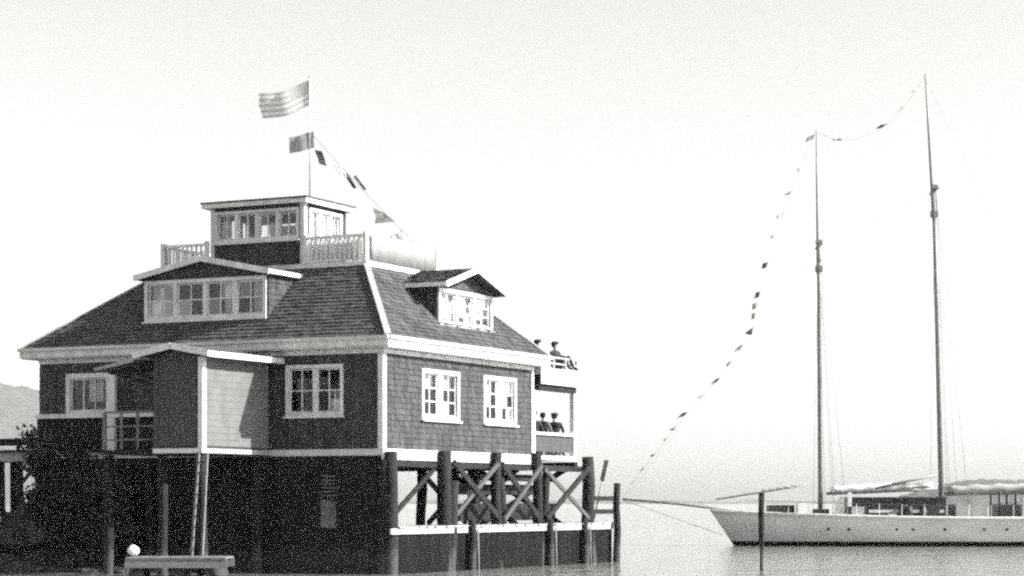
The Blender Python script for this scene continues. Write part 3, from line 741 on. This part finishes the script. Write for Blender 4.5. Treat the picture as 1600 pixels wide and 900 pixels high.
def rock(r, loc, seed):
    bm = bmesh.new(); bmesh.ops.create_icosphere(bm, subdivisions=3, radius=1)
    for v in bm.verts:
        n = noise.noise(v.co * 1.3 + Vector((seed, 0, 0))) * 0.45 + noise.noise(v.co * 3.1 + Vector((seed, 5, 0))) * 0.16
        v.co *= 1 + n; v.co = Vector((v.co.x * r, v.co.y * r * 0.9, v.co.z * r * 0.62))
    me = bpy.data.meshes.new('boulder'); bm.to_mesh(me); bm.free(); me.materials.append(M['rock'])
    o = link(bpy.data.objects.new('boulder', me), bank); o.location = loc
for k in range(52):
    x = random.uniform(-15, -6.2); y = random.uniform(-3.4, 0.6)
    if x > -11 and y > -0.9: y -= 1.4
    r = random.uniform(0.22, 0.55) * (1 if x < -9 else 0.7)
    h = max(bank_h(x, y), -0.1)
    rock(r, w(x, y, h + r * 0.2), k * 3.7)
def shrub(label, x, y, top, spread, n):
    root = empty('shrub', w(x, y, bank_h(x, y) - 0.05), RZ); tag(root, label, 'shrub')
    H = top - bank_h(x, y)
    tips = []
    for k in range(7):
        a = k * 0.9 + random.uniform(-.3, .3); q = random.uniform(0.35, 0.8) * spread
        tip = Vector((math.cos(a) * q, math.sin(a) * q * 0.6, H * random.uniform(0.62, 0.92)))
        tube('stem', [(0, 0, 0), tip * 0.5 + Vector((0, 0, 0.15)), tip], [0.035, 0.025, 0.01], 'pile', root, 6); tips.append(tip)
    V, F = [], []
    clumps = [(t, random.uniform(0.28, 0.5)) for t in tips] + [(t * random.uniform(0.3, 0.85) + Vector((random.uniform(-.4, .4), random.uniform(-.25, .25), 0)), random.uniform(0.25, 0.45)) for t in tips * 3]
    for k in range(n):
        c, rr = random.choice(clumps)
        d = Vector((random.gauss(0, 1), random.gauss(0, 0.8), random.gauss(0, 0.8))).normalized() * rr * random.uniform(0.3, 1.1)
        p = c + d
        if p.z < 0.02: continue
        u = Vector((random.gauss(0, 1), random.gauss(0, 1), random.gauss(0, 1))).normalized(); v = u.orthogonal().normalized(); ln = random.uniform(0.05, 0.10); wd = ln * 0.45
        q = len(V); V += [p - u * ln, p + v * wd, p + u * ln, p - v * wd]; F.append((q, q + 1, q + 2, q + 3))
    me = bpy.data.meshes.new('foliage'); me.from_pydata([tuple(p) for p in V], [], F); me.update(); me.materials.append(M['leaf'])
    link(bpy.data.objects.new('foliage', me), root)['kind'] = 'stuff'
shrub('tall dark shrub on the bank before the porch at the left corner', -9.9, -1.0, 3.95, 1.0, 4200)
shrub('dark shrub on the bank below the white porch post', -8.55, -1.25, 3.55, 0.95, 4200)
shrub('lower dark shrub on the bank just left of the landing', -7.45, -1.6, 3.05, 0.8, 3200)
b = w(-12.15, -0.35, 0)
ball('buoy', 0.17, (b.x, b.y, 1.35), 'buoy', 'white round buoy lying on the dark bank under the pier', 'buoy')

# ------------------------------------------------------------------ flagstaff and bunting over the cupola
fs = empty('flagstaff', ORG, RZ); tag(fs, 'thin white flagstaff standing on the cupola roof', 'flagstaff')
PX, PYY = -4.70, 4.1
tube('staff', [(PX, PYY, CZ + 0.15), (PX, PYY, 12.2), (PX, PYY, 13.75)], [0.026, 0.022, 0.015], 'white', fs, 8)
tube('truck', [(PX, PYY, 13.75), (PX, PYY, 13.80)], [0.05, 0.03], 'white', fs, 8)
rod = tube('roof_rod', [(0, 0, 0), (0, 0, 0.75)], [0.02, 0.012], 'white'); rod.location = w(-5.35, 4.1, CZ + 0.26)
tag(rod, 'short pale rod on the cupola roof left of the flagstaff', 'rod')
def flag(name, P, U, Vv, wd, ht, m, parent, shape='rect', amp=0.06, nu=10, nv=5, ph=0.0, waves=2.2):
    """Cloth: P hoist top, U fly direction, Vv down direction."""
    P, U, Vv = Vector(P), Vector(U).normalized(), Vector(Vv).normalized(); N = U.cross(Vv).normalized()
    V, F = [], []
    for i in range(nu + 1):
        t = i / nu
        for j in range(nv + 1):
            s = j / nv
            h = s * ht
            if shape == 'tri': h = ht * (0.5 + (s - 0.5) * (1 - t * 0.96))
            off = amp * math.sin(t * waves * math.pi + ph + s * 0.8) * (0.25 + t)
            V.append(P + U * t * wd + Vv * (h + 0.10 * ht * t * t) + N * off)
    for i in range(nu):
        for j in range(nv):
            q = i * (nv + 1) + j; F.append((q, q + nv + 1, q + nv + 2, q + 1))
    o = pyd(name, V, F, m, parent, True); return o
top = Vector((PX, PYY, 13.68))
ens = empty('ensign', ORG, RZ); tag(ens, 'large pale striped flag flying left from the top of the flagstaff', 'flag')
# striped cloth: seven stripes and a canton, each a strip of the same wave
def strip(name, s0, s1, t0, t1, m, lift=0.0):
    V, F = [], []
    nu = 14
    U = Vector((-0.98, -0.05, -0.17)).normalized(); Vv = Vector((0.0, 0.0, -1.0)); N = U.cross(Vv).normalized()
    for i in range(nu + 1):
        t = t0 + (t1 - t0) * i / nu
        for s in (s0, s1):
            off = 0.10 * math.sin(t * 2.6 * math.pi + s * 1.2) * (0.2 + t)
            V.append(top + U * t * 1.62 + Vv * s * 0.72 + N * (off + lift) + Vector((0, 0, -0.10 * math.sin(t * 3))))
    for i in range(nu): F.append((2 * i, 2 * i + 2, 2 * i + 3, 2 * i + 1))
    return pyd(name, V, F, m, ens, True)
for k in range(9): strip('stripe', k / 9, (k + 1) / 9, 0.40 if k < 5 else 0.0, 1.0, 'ensign' if k % 2 == 0 else 'flagpale')
strip('canton', 0, 5 / 9, 0.0, 0.40, 'ensign')
bl = empty('signal_flag_line', ORG, RZ); tag(bl, 'string of dark signal flags from the flagstaff down to the roof deck rail', 'flag line')
a_, b_ = Vector((PX + 0.02, PYY, 12.2)), Vector((DX1 - 0.06, 4.95, ZD + 0.85))
rope_at = lambda t: a_.lerp(b_, t) + Vector((0, 0, -0.06 * math.sin(math.pi * t)))
tube('rope', [rope_at(k / 16) for k in range(17)], 0.008, 'wire', bl, 5)
back_dir = (-0.97, -0.1, -0.12); dn = (0.06, 0, -1)
flag('flag', rope_at(0.03) + Vector((0, 0, 0.12)), back_dir, dn, 0.74, 0.46, 'flaggrey', bl, ph=0.4)
flag('flag', rope_at(0.10) + Vector((-0.2, 0, -0.15)), (0.45, -0.2, -1), (0.9, 0.1, -0.25), 0.5, 0.24, 'flagdark', bl, ph=1.0)
flag('flag', rope_at(0.28), (-0.75, -0.2, 0.1), (0.6, 0, -0.8), 0.20, 0.45, 'flagpale', bl, ph=2.0)
flag('flag', rope_at(0.36), (-0.8, -0.2, 0.1), (0.55, 0, -0.75), 0.13, 0.52, 'flagdark', bl, ph=0.0)
flag('flag', rope_at(0.41) + Vector((0.1, 0, 0.1)), (-0.8, -0.2, 0.1), (0.6, 0, -0.7), 0.12, 0.55, 'flagdark', bl, ph=0.6)
flag('flag', rope_at(0.70) + Vector((0.42, 0, -0.32)), (-0.6, -0.1, 1), (-1, 0, -0.03), 0.52, 0.68, 'flaggrey', bl, 'tri', ph=1.4)
flag('flag', rope_at(0.88), (-0.9, -0.2, -0.1), (0.2, 0, -0.9), 0.4, 0.3, 'flagpale', bl, 'tri', ph=2.4)

# ------------------------------------------------------------------ people on the porch and on its roof
def person(label, base, rz, seat, cloth, hat=True, lean=0.0, arm=0.0, group=None):
    """A seated figure: base under the hips on the seat's ground; seat = seat height."""
    R_ = Matrix.Rotation(rz, 3, 'Z')
    J = {}
    h = seat + 0.09
    pts = [('pelvis', (0, 0, h), .15, .12), ('waist', (0, 0.02 + lean * .3, h + .20), .15, .11), ('chest', (0, 0.01 + lean * .7, h + .40), .17, .12),
           ('neckb', (0, lean, h + .51), .11, .09), ('neck', (0, 0.0 + lean, h + .555), .06, .06), ('chin', (0, -0.03 + lean, h + .605), .066, .075),
           ('head', (0, -0.015 + lean, h + .685), .078, .095), ('crown', (0, -0.005 + lean, h + .745), .06, .072)]
    E_ = [(k, k + 1) for k in range(len(pts) - 1)]
    lo = seat < 0.2
    for s in (-1, 1):
        k = len(pts)
        kz = 0.46 if lo else seat + 0.07; ky = -0.38 if lo else -0.44
        pts += [('hip', (s * .10, -0.04, h - .01), .095, .09), ('knee', (s * .13, ky, kz), .062, .065), ('calf', (s * .12, ky - (0.12 if lo else 0.0), kz * 0.55), .055, .055),
                ('ankle', (s * .12, ky - (0.22 if lo else -0.02), 0.09), .038, .04), ('toe', (s * .14, ky - (0.36 if lo else 0.15), 0.045), .035, .03)]
        E_ += [(0, k), (k, k + 1), (k + 1, k + 2), (k + 2, k + 3), (k + 3, k + 4)]
        k = len(pts)
        pts += [('shoulder', (s * .19, lean, h + .47), .062, .062), ('elbow', (s * (.27 + arm * .1), -0.05 + lean, h + .22), .046, .046), ('wrist', (s * .16, -0.28, h + .13 + arm * .2), .03, .03),
                ('palm', (s * .13, -0.35, h + .125 + arm * .2), .034, .02), ('finger', (s * .10, -0.42, h + .10 + arm * .2), .015, .012), ('thumb', (s * .09, -0.36, h + .14 + arm * .2), .013, .012)]
        E_ += [(2, k), (k, k + 1), (k + 1, k + 2), (k + 2, k + 3), (k + 3, k + 4), (k + 3, k + 5)]
    me = bpy.data.meshes.new('person'); me.from_pydata([tuple(R_ @ Vector(p[1])) for p in pts], E_, [])
    o = link(bpy.data.objects.new('person', me)); o.location = base
    mod = o.modifiers.new('skin', 'SKIN'); mod.use_smooth_shade = True
    for k, p in enumerate(pts): me.skin_vertices[0].data[k].radius = (p[2], p[3])
    me.skin_vertices[0].data[0].use_root = True
    o.modifiers.new('sub', 'SUBSURF').levels = 1; o.modifiers['sub'].render_levels = 2
    # bake so that cloth and skin can be told apart by height
    dg = bpy.context.evaluated_depsgraph_get(); ev = o.evaluated_get(dg)
    m2 = bpy.data.meshes.new_from_object(ev); o.modifiers.clear(); o.data = m2
    m2.materials.clear(); m2.materials.append(M[cloth]); m2.materials.append(M['skin'])
    for p in m2.polygons:
        p.use_smooth = True; c = p.center
        p.material_index = 1 if c.z > h + 0.545 else 0
    nose = R_ @ Vector((0, -0.105 + lean, h + .66))
    tag(o, label, 'person', group)
    hd = R_ @ Vector((0, lean, 0))
    hr = tube('hair', [hd + R_ @ Vector((0, .03, h + .63)), hd + R_ @ Vector((0, .025, h + .71)), hd + R_ @ Vector((0, .01, h + .77)), hd + R_ @ Vector((0, .01, h + .795))], [.07, .092, .078, .03], 'hat', o, 12)
    tube('nose', [nose + Vector((0, 0, .03)), nose + R_ @ Vector((0, -.012, -.01))], [.008, .014], 'skin', o, 6)
    if hat:
        z = h + .735
        hh = tube('hat', [hd + Vector((0, 0, z)), hd + Vector((0, 0, z + .012)), hd + Vector((0, 0, z + .014)), hd + Vector((0, 0, z + .065)), hd + Vector((0, 0, z + .075))], [.14, .14, .108, .10, .07], 'hat', o, 14)
    return o
def bench(label, x, y, ln, rz):
    o = empty('bench', w(x, y, ZB), RZ + rz); tag(o, label, 'bench')
    for k in range(3): box('seat_slat', -ln / 2, ln / 2, -0.18 + k * 0.125, -0.07 + k * 0.125, 0.40, 0.43, 'board', o)
    for s in (-1, 1):
        for yy in (-0.15, 0.13): box('leg', s * (ln / 2 - 0.12) - 0.03, s * (ln / 2 - 0.12) + 0.03, yy - 0.03, yy + 0.03, 0.0, 0.398, 'board', o)
    return o
where = ('nearest the clubhouse wall', 'in the middle', 'at the outer end')
for k, (y, c, ht, ln_) in enumerate(((9.65, 'cloth', True, 0.0), (10.38, 'clothgrey', False, 0.03), (11.08, 'cloth', True, -0.03))):
    bench('small wooden bench on the back porch, ' + where[k], -0.44, y, 0.5, 0)
    person(('person in dark clothes and hat seated on the porch ', 'bareheaded person in grey seated on the porch ', 'person in dark clothes and hat seated on the porch ')[k] + where[k],
           w(-0.44, y, ZB), RZ + math.pi + (0.35, -0.3, 0.1)[k], 0.42, c, ht, ln_)
person('person in dark clothes and hat sitting on the porch roof beside the main roof', w(-0.62, 10.2, 5.742), RZ + math.pi / 2 + 0.3, 0.02, 'cloth', True, -0.05)
person('person in dark clothes and hat sitting at the outer corner of the porch roof', w(-0.45, 11.2, 5.742), RZ + math.pi / 2 - 0.2, 0.02, 'cloth', True, 0.03)

person('bareheaded person in grey sitting further in on the porch roof between the two hats', w(-1.15, 11.35, 5.742), RZ + math.pi / 2 + 0.7, 0.02, 'clothgrey', False, 0.1)
bench('low bench on the back porch set back from the parapet', -1.25, 10.95, 0.9, 0.2)
person('person in grey clothes leaning forward on the low bench at the back of the porch', w(-1.25, 10.95, ZB), RZ + math.pi + 0.9, 0.42, 'clothgrey', True, -0.12, 0.6)

# ------------------------------------------------------------------ the schooner
ship = empty('schooner', (8.42, 95.0, 0), math.radians(-1.0))
tag(ship, 'long pale two-masted schooner moored broadside with bow to the left', 'schooner')
LOA = 25.0
def b_deck(t): return 2.35 * (max(0.0, math.sin(math.pi * min(1, t * 0.93 + 0.0) ** 0.62)) ** 0.8) if t > 0 else 0.02
def sheer(t): return 1.47 - 0.30 * math.sin(math.pi * min(1, t * 1.05)) ** 0.9
def hull_pt(t, z, side):
    zs = sheer(t); f = (z + 0.9) / (zs + 0.9)
    over = 1.0 * max(0, 1 - t / 0.25) + 0.02
    x = t * LOA + (zs - z) / zs * over * 0.97 if t < 0.9 else t * LOA - (zs - z) * 1.4 * (t - 0.9) * 10
    full = max(0.02, b_deck(t) * (f ** (0.42 + 0.9 * max(0, 0.3 - t))))
    return (x, side * full, z)
NT = 40
def hull_band(name, z_of, m, n, off=0.0):
    V, F = [], []
    for i in range(NT + 1):
        t = (i / NT) ** 1.3
        for side in (-1, 1):
            for j in range(n + 1):
                p = hull_pt(t, z_of(t, j / n), side); V.append((p[0], p[1] + side * off, p[2]))
    for i in range(NT):
        for s in range(2):
            for j in range(n):
                k = (i * 2 + s) * (n + 1) + j; q = k + 2 * (n + 1); F.append((k, q, q + 1, k + 1))
    # stem and transom
    for j in range(n):
        F.append((j, j + 1, n + 1 + j + 1, n + 1 + j)); e = NT * 2 * (n + 1); F.append((e + j, e + n + 1 + j, e + n + 1 + j + 1, e + j + 1))
    return pyd(name, V, F, m, ship, True)
hull_band('hull', lambda t, s: 0.20 + (sheer(t) - 0.20) * s, 'hull', 6)
hull_band('boot_top', lambda t, s: -0.7 + 0.90 * s, 'boot', 4)
# deck, rail cap
V, F = [], []
for i in range(NT + 1):
    t = (i / NT) ** 1.3
    for side in (-1, 1): p = hull_pt(t, sheer(t), side); V.append((p[0], p[1] * 0.985, p[2] - 0.10))
for i in range(NT): F.append((2 * i, 2 * i + 2, 2 * i + 3, 2 * i + 1))
pyd('deck', V, F, 'deck', ship)
for side in (-1, 1):
    tube('rail_cap', [tuple(Vector(hull_pt((i / NT) ** 1.3, sheer((i / NT) ** 1.3), side)) + Vector((0, 0, 0.02))) for i in range(NT + 1)], 0.045, 'white', ship, 6)
for px in (1285, 1316, 1388, 1413, 1461, 1521, 1556):
    x = (px - 800) / 36.8 - 8.42; t = x / LOA; zz = 0.72
    p = Vector(hull_pt(t, zz, -1)); tube('porthole', [(x, p.y + 0.06, zz), (x, p.y - 0.02, zz)], 0.065, 'cabin', ship, 12)
X = lambda px: (px - 800) / 36.8 - 8.42
Z = lambda py: 1.83 + (785 - py) / 36.8
DKZ = 1.12
# trunk cabin, dark, with a light coach roof edge and side lights
cb = box('cabin', X(1322), X(1468), -1.25, 1.25, DKZ - 0.05, 1.98, 'cabin', ship)
box('coach_roof', X(1320), X(1470), -1.33, 1.33, 1.982, 2.05, 'cabin', cb)
box('coaming', X(1350), X(1465), -1.262, -1.251, 1.40, 1.52, 'dull', cb)
for k in range(4): box('side_light', X(1345) + k * 0.85, X(1345) + k * 0.85 + 0.32, -1.262, -1.251, 1.62, 1.80, 'glass', cb)
box('foredeck_house', X(1198), X(1238), -0.7, 0.7, DKZ, 1.72, 'cabin', ship)
box('locker', X(1240), X(1262), -1.5, -0.7, DKZ, 1.80, 'white', ship)
box('hatch', X(1264), X(1292), -0.6, 0.6, DKZ, 1.55, 'cabin', ship)
box('winch_box', X(1296), X(1312), -1.3, -0.8, DKZ, 2.06, 'white', ship)
box('ventilator', X(1317), X(1323), -1.4, -1.2, DKZ, 2.25, 'white', ship)
for k in range(16):
    cx = X(random.uniform(1275, 1545)); cy = random.uniform(-1.6, -1.35); hgt = random.uniform(0.2, 0.62); wd = random.uniform(0.12, 0.4)
    kind_ = k % 3
    if kind_ == 0:
        tube('rope_coil', [(cx, cy, DKZ), (cx, cy, DKZ + hgt * 0.3), (cx, cy, DKZ + hgt * 0.55)], [wd * 0.55, wd * 0.6, wd * 0.35], 'cabin', ship, 9)
    elif kind_ == 1:
        box('deck_chest', cx - wd, cx + wd, cy - 0.15, cy + 0.15, DKZ, DKZ + hgt, random.choice(['cabin', 'cabin', 'greycanvas']), ship)
    else:
        tube('cask', [(cx, cy, DKZ), (cx, cy, DKZ + hgt * 0.5), (cx, cy, DKZ + hgt)], [0.14, 0.17, 0.14], 'cabin', ship, 10)
# stern gear and helm
for px in (1553, 1578):
    for y in (-0.9, 0.9): tube('gallows_post', [(X(px), y, DKZ), (X(px), y, 2.25)], 0.07, 'cabin', ship, 8)
box('canvas_cover', X(1484), X(1532), -1.2, 1.2, DKZ, 1.75, 'greycanvas', ship)
box('helm_box', X(1552), X(1580), -1.2, 1.2, DKZ, 1.75, 'cabin', ship); box('locker', X(1582), X(1592), -1.9, -1.4, DKZ, 2.05, 'white', ship)
box('skylight', X(1593), X(1640), -1.0, 1.0, DKZ, 1.72, 'cabin', ship)
# masts
def mast(pts, rs, name='mast'): return tube(name, pts, rs, 'spar', ship, 10)
mast([(X(1281), 0, DKZ - 0.2), (X(1279), 0, Z(470)), (X(1278), 0, Z(375))], [0.10, 0.09, 0.075])
mast([(X(1276.5), -0.12, Z(430)), (X(1275), -0.12, Z(290)), (X(1274), -0.12, Z(205))], [0.06, 0.045, 0.025], 'topmast')
mast([(X(1470), 0, DKZ - 0.2), (X(1462), 0, Z(480)), (X(1457), 0, Z(290))], [0.118, 0.105, 0.088])
mast([(X(1456), -0.14, Z(345)), (X(1448), -0.14, Z(200)), (X(1443), -0.14, Z(118))], [0.07, 0.05, 0.025], 'topmast')
for (x, z) in ((X(1278.5), Z(385)), (X(1457.5), Z(300))):
    box('crosstree', x - 0.05, x + 0.05, -1.0, 1.0, z - 0.04, z + 0.04, 'spar', ship)
    box('mast_cap', x - 0.13, x + 0.13, -0.26, 0.14, z + 0.10, z + 0.24, 'spar', ship)
    box('gaff_jaw', x - 0.145, x + 0.145, -0.16, 0.16, z - 1.1, z - 0.85, 'spar', ship)
# booms with furled sails
def furl(p0, p1, r, m='canvas'):
    pts, rs = [], []
    n = 18
    for k in range(n + 1):
        t = k / n; q = Vector(p0).lerp(Vector(p1), t); q.z += 0.03 * math.sin(k * 2.1)
        pts.append(q); rs.append(r * (0.55 + 0.45 * math.sin(math.pi * min(1, t * 0.9 + 0.1))) * (1 + 0.10 * math.sin(k * 1.9)))
    return tube('furled_sail', pts, rs, m, ship, 10)
mast([(X(1290), -0.1, 2.20), (X(1462), -0.1, 2.42)], [0.07, 0.08], 'boom'); furl((X(1296), -0.1, 2.36), (X(1455), -0.1, 2.58), 0.17)
mast([(X(1365), -0.25, Z(763)), (X(1462), -0.25, Z(742))], [0.05, 0.06], 'gaff')
mast([(X(1474), 0.1, 2.18), (X(1700), 0.1, 2.30)], [0.08, 0.07], 'boom'); furl((X(1478), 0.1, 2.36), (X(1690), 0.1, 2.48), 0.2, 'greycanvas')
mast([(X(1118), 0, 1.95), (X(1255), 0, 2.55)], [0.035, 0.045], 'staysail_boom'); furl((X(1190), 0, 2.32), (X(1258), 0, 2.60), 0.06, 'greycanvas')
mast([(X(972), 0, Z(780)), (X(1060), 0, Z(787)), (X(1180), 0, 1.42)], [0.04, 0.07, 0.10], 'bowsprit')
# stanchions and lifeline
for k in range(24):
    t = 0.05 + k * 0.037
    for side in (-1,):
        p = Vector(hull_pt(t, sheer(t), side)); tube('stanchion', [p, p + Vector((0, 0, 0.55))], 0.013, 'white', ship, 6)
tube('lifeline', [Vector(hull_pt(0.05 + k * 0.037, sheer(0.05 + k * 0.037), -1)) + Vector((0, 0, 0.53)) for k in range(24)], 0.008, 'wire', ship, 5)
# standing rigging
def wire(p, q, r=0.008): tube('stay', [p, q], r, 'wire', ship, 5)
wire((X(975), 0, Z(781)), (X(1278), 0, Z(385)), 0.004); wire((X(975), 0, Z(782)), (X(1128), 0, 0.45), 0.012); wire((X(1278), 0, Z(390)), (X(1457), 0, Z(305)), 0.004)
for (x, z, d) in ((X(1278.5), Z(385), 0.0), (X(1457.5), Z(300), 0.2)):
    for side in (-1, 1):
        for dx in (-0.3, 0.15, 0.6):
            wire((x + d * 0.3, side * 0.1, z), (x + 0.3 + d + dx, side * 2.2, 1.25))
wire((X(1443), 0, Z(122)), (X(1760), 0, 1.6), 0.004)

# dressing lines: wharf end -> foremast head -> mainmast head, with small flags
def dressing(label, P, sizes, end_name):
    o = empty('dressing_line', (0, 0, 0)); tag(o, label, 'flag line')
    tube('rope', P, 0.005, 'wire', o, 5)
    def at(q):
        k = min(int(q), len(P) - 2); return P[k].lerp(P[k + 1], q - k), (P[k + 1] - P[k]).normalized()
    for s, wd, ht, m in sizes:
        p, d = at(s)
        f_ = flag('flag', p, Vector((-0.85, -0.25, -0.25)), -d, wd * 0.72, ht * 0.8, m, o, random.choice(['rect', 'tri', 'rect']), 0.05, 6, 3, random.uniform(0, 6))
    return o
def pt(px, py, Y): return Vector(((px - 800) / 3500 * Y, Y, 1.83 + (785 - py) / 3500 * Y))
P = [Vector((8.42 + X(973), 95.0, Z(779)))] + [pt(*a) for a in ((990, 752, 95), (1040, 688, 95), (1075, 643, 95), (1125, 590, 95), (1155, 548, 95), (1176, 515, 95), (1184, 470, 95), (1197, 420, 95), (1212, 365, 95), (1236, 298, 95))] + [Vector((8.42 + X(1274), 95.0, Z(207)))]
dressing('string of small signal flags rising from the bowsprit tip to the foremast head', P,
         [(1.0, 0.2, 0.22, 'flagpale'), (1.35, 0.22, 0.22, 'flaggrey'), (1.7, 0.3, 0.28, 'flagdark'), (2.1, 0.25, 0.25, 'flaggrey'), (2.5, 0.36, 0.3, 'flagdark'), (3.0, 0.5, 0.36, 'flagdark'), (3.5, 0.25, 0.25, 'flagpale'),
          (4.0, 0.36, 0.3, 'flagdark'), (4.6, 0.3, 0.28, 'flaggrey'), (5.3, 0.35, 0.34, 'flaggrey'), (6.1, 0.5, 0.46, 'flagdark'), (6.6, 0.3, 0.34, 'flaggrey'), (6.95, 0.32, 0.34, 'flaggrey'), (7.3, 0.36, 0.34, 'flagdark'),
          (8.2, 0.34, 0.32, 'flagdark'), (9.0, 0.3, 0.25, 'flagpale'), (9.5, 0.36, 0.3, 'flagpale'), (10.0, 0.4, 0.25, 'flaggrey'), (10.4, 0.36, 0.26, 'flagpale'), (10.96, 0.45, 0.3, 'flaggrey')], '')
P2 = [Vector((8.42 + X(1274), 95.0, Z(207)))] + [pt(*a) for a in ((1300, 216, 95), (1330, 219, 95), (1362, 210, 95), (1395, 188, 95), (1425, 150, 95))] + [Vector((8.42 + X(1444), 95.0, Z(121)))]
dressing('string of small signal flags between the two mastheads of the schooner', P2,
         [(0.7, 0.3, 0.25, 'flagpale'), (1.6, 0.42, 0.28, 'flagdark'), (2.6, 0.3, 0.25, 'flagpale'), (3.8, 0.48, 0.42, 'flagdark'), (4.6, 0.3, 0.3, 'flagpale'), (5.4, 0.3, 0.25, 'flagpale')], '')

# ------------------------------------------------------------------ the stake in front of the schooner
sx = (1190 - 800) / 3500 * 60
st = tube('mooring_stake', [(sx, 60, -1), (sx, 60, 0.25), (sx + 0.005, 60, 0.66), (sx, 60, 0.78), (sx - 0.01, 60, 1.5), (sx, 60, 2.08), (sx, 60, 2.1)], [0.05, 0.045, 0.05, 0.075, 0.082, 0.08, 0.06], 'pile', None, 12)
tag(st, 'slim dark mooring stake standing in the water before the schooner bow', 'stake')

# ------------------------------------------------------------------ haze
hz = box('haze', -1850, 1850, -80, 2700, -2.5, 165, 'white'); hz.data.materials.clear()
hm = bpy.data.materials.new('haze_air'); hm.use_nodes = True
hn, hl = hm.node_tree.nodes, hm.node_tree.links
hn.remove(hn['Principled BSDF'])
pv = hn.new('ShaderNodeVolumePrincipled'); pv.inputs['Color'].default_value = (0.97, 0.97, 0.96, 1); pv.inputs['Density'].default_value = 0.00015
hl.new(pv.outputs[0], hn['Material Output'].inputs['Volume'])
hz.data.materials.append(hm); tag(hz, kind='stuff')
